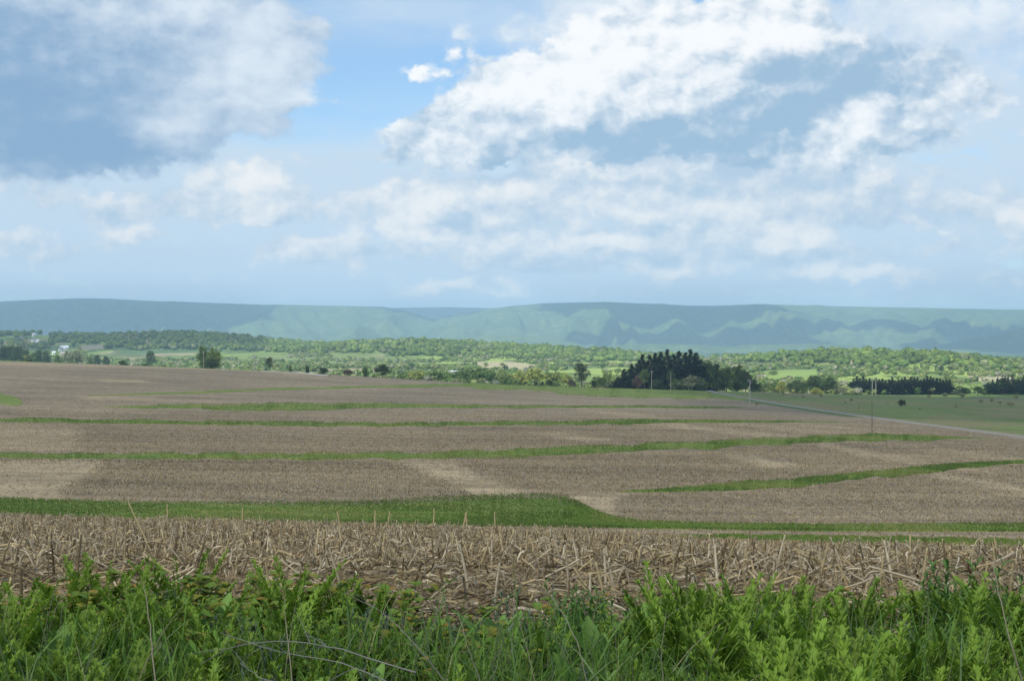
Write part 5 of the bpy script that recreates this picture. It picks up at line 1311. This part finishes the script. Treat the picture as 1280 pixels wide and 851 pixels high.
GL = {'feather': 'feather leaved weeds of the verge', 'dock': 'broad leaved plants of the verge', 'golden': 'narrow leaved shoots of the verge', 'vine': 'yellowing brambles at the verge edge', 'silver': 'grey green weeds of the verge'}
def put_plant(kd, x, y, s, v=None, label=None, sz=None):
    v = int(rg.integers(0, len(PM[kd]))) if v is None else v
    o = empty(NM[kd], (x, y, float(height(x, y))-0.01), label=label or LB[kd], cat='plant', group=GL[kd] if not label else None)
    o.rotation_euler = (0, 0, rg.random()*6.28); o.scale = (s, s, s*(sz or 1))
    finish(bpy.data.objects.new('stem', PM[kd][v][0]), parent=o); finish(bpy.data.objects.new('foliage', PM[kd][v][1]), parent=o)
def pxd(px, D): return gx(px, D), D
# by zones, thick in places as the photograph shows them
def zone(kd, n, p0, p1, d0, d1, s0, s1):
    for _ in range(n):
        px = p0+(p1-p0)*rg.random(); D = d0+(d1-d0)*rg.random(); x = gx(px, D)
        e = float(verge_edge(np.array([x]))[0])
        if math.hypot(x, D) > e+0.2: D = e-0.4*rg.random(); x = gx(px, D)
        put_plant(kd, x, D, s0+(s1-s0)*rg.random())
zone('feather', 90, 840, 1330, 3.4, 6.9, .74, 1.10)
zone('feather', 16, 720, 900, 5.2, 6.8, .5, .8)
zone('feather', 84, -60, 420, 4.4, 7.8, .66, .98)
zone('feather', 44, 300, 780, 4.2, 7.3, .55, .85)
zone('dock', 46, 20, 330, 3.0, 3.7, .7, 1.05)
zone('dock', 44, 330, 1300, 3.4, 6.6, .7, 1.15)
zone('dock', 20, -40, 400, 4.5, 7.2, .8, 1.2)
zone('vine', 32, -40, 470, 6.3, 8.2, .9, 1.35)
zone('vine', 16, 280, 620, 5.4, 7.3, .8, 1.2)
zone('vine', 18, 560, 1150, 6.6, 8.0, .7, 1.1)
zone('silver', 26, 120, 560, 4.0, 7.0, .8, 1.3)
zone('silver', 20, 560, 1250, 4.5, 7.4, .8, 1.2)
zone('golden', 10, 680, 840, 5.6, 7.0, .5, .75)
zone('golden', 14, 1130, 1290, 5.8, 7.2, .55, .78)
for px, D, s, v, lab in [(848, 6.0, 1.15, 3, 'tallest bright green feather leaved weed rising into the stubble right of centre'), (355, 6.0, 1.1, 1, 'dense bright green weed clump in the left half with raised pointed tips'), (15, 5.6, 1.25, 2, 'tall bright weed at the left edge of the frame'),
                         (1270, 5.0, 1.2, 0, 'tall feather leaved weed at the right edge of the frame'), (470, 7.2, .9, 1, 'single green weed shoot before the stubble at centre left'), (895, 5.6, 1.1, 4, 'upright feathery weed just right of the tallest one')]:
    put_plant('feather', gx(px, D), D, s, v, lab)
put_plant('golden', gx(1195, 6.6), 6.6, .92, 0, 'large dark leafy clump with drooping narrow leaves at the right end of the verge')
put_plant('golden', gx(1168, 6.8), 6.8, .85, 1, 'dark leafy shoot on the left side of the large leafy clump at right')
# dead canes
def cane(pts, rad, label, twigs=6, seed=0, col=(0.40, 0.34, 0.26), group=None):
    r_ = np.random.default_rng(seed+900); P = np.array([[gx(a, D), D, (HZ-b)/F*D] for a, b, D in pts], float)
    s = np.linspace(0, 1, len(P)); t = np.linspace(0, 1, 16); C_ = np.stack([np.interp(t, s, P[:, j]) for j in range(3)], -1)
    for _ in range(2): C_[1:-1] = 0.25*C_[:-2]+0.5*C_[1:-1]+0.25*C_[2:]
    C_[1:-1] += r_.normal(size=(14, 3))*0.0012
    o0 = C_[0].copy(); C_ -= o0
    rad *= 0.75; col = np.array(col)*0.68
    q = tubes(C_[None], (rad*(1-0.6*t))[None], np.array(col), 6)
    o = mesh_obj('dead_cane', q[0], q[1], M_DRY, tint=q[2], smooth=True, label=label, cat='dead stem', group=group); o.location = o0
    L = []
    for i in range(twigs):
        j = r_.integers(4, 15); d = norm(C_[j]-C_[j-1]+r_.normal(size=3)*0.022+np.array([0, 0, 0.01]))*(0.05+0.10*r_.random()); u = np.linspace(0, 1, 4)[:, None]
        L.append(C_[j]+d*u+np.array([0, 0, -0.015])*u**2)
    if L:
        q = tubes(np.array(L), np.tile(np.linspace(rad*0.45, rad*0.15, 4), (len(L), 1)), np.array(col), 5); mesh_obj('twig', q[0], q[1], M_DRY, tint=q[2], parent=o)
cane([(200,905,3.9),(192,830,3.95),(186,770,4.0),(180,728,4.05)], .0038, 'tall tan dead stem standing upright in the left foreground', 0, 1, (.42,.36,.25))
cane([(372,900,4.2),(362,820,4.25),(356,770,4.3),(356,745,4.3)], .003, 'thin tan dead stem standing in the green clump left of centre', 0, 2, (.42,.36,.25))
cane([(520,840,3.6),(450,818,3.7),(380,800,3.8),(290,805,3.9),(250,830,4.0)], .0026, 'arching grey bramble cane crossing the left centre of the foreground', 9, 3, (.34,.32,.29))
cane([(500,858,3.5),(430,828,3.6),(340,812,3.7),(275,790,3.8)], .0022, 'lower thin grey cane below the arching bramble cane', 8, 4, (.34,.32,.29))
cane([(560,856,4.2),(520,805,4.2),(480,765,4.3),(430,740,4.4)], .0024, 'thin bare cane leaning left at the middle of the verge', 4, 5, (.33,.30,.25))
cane([(600,850,4.6),(582,800,4.6),(571,758,4.7)], .0022, 'short thin bare stem leaning left near the middle', 2, 6, (.38,.34,.25))
cane([(680,800,6.3),(672,750,6.3),(668,700,6.4)], .0028, 'grey bare forked stem before the central stubble', 5, 7, (.30,.28,.25))
cane([(700,800,6.2),(690,740,6.2),(700,695,6.3)], .0028, 'second grey bare stem right of the forked one', 5, 8, (.30,.28,.25))
cane([(1285,870,3.6),(1262,800,3.6),(1248,740,3.7),(1240,700,3.8)], .003, 'tall tan grass stem at the far right leaning left', 0, 9, (.40,.34,.24))
cane([(735,860,4.0),(722,800,4.0),(690,745,4.1),(676,735,4.1)], .0024, 'leaning straw coloured stem right of the middle', 0, 10, (.40,.36,.24))
cane([(830,860,4.6),(826,820,4.6),(833,765,4.6)], .0024, 'short pale upright stem left of the tallest green weed', 1, 11, (.42,.38,.26))
cane([(420,856,3.7),(330,850,3.7),(300,828,3.8)], .0022, 'lowest grey cane at the bottom left of centre', 6, 12, (.34,.32,.29))
for i in range(22):
    px = 20+1240*rg.random(); D = 4.2+2.6*rg.random(); h = 30+60*rg.random(); b = HZ-F*float(height(gx(px, D), D))/D
    hh = (0.25+0.4*rg.random())/D*F; dx = rg.normal()*25
    cane([(px, b, D), (px+dx*0.3, b-hh*0.5, D), (px+dx, b-hh, D)], .0018, 'thin dry grass stem poking out of the green verge', 1, 20+i, (.38,.33,.22), 'thin dry stems in the verge')
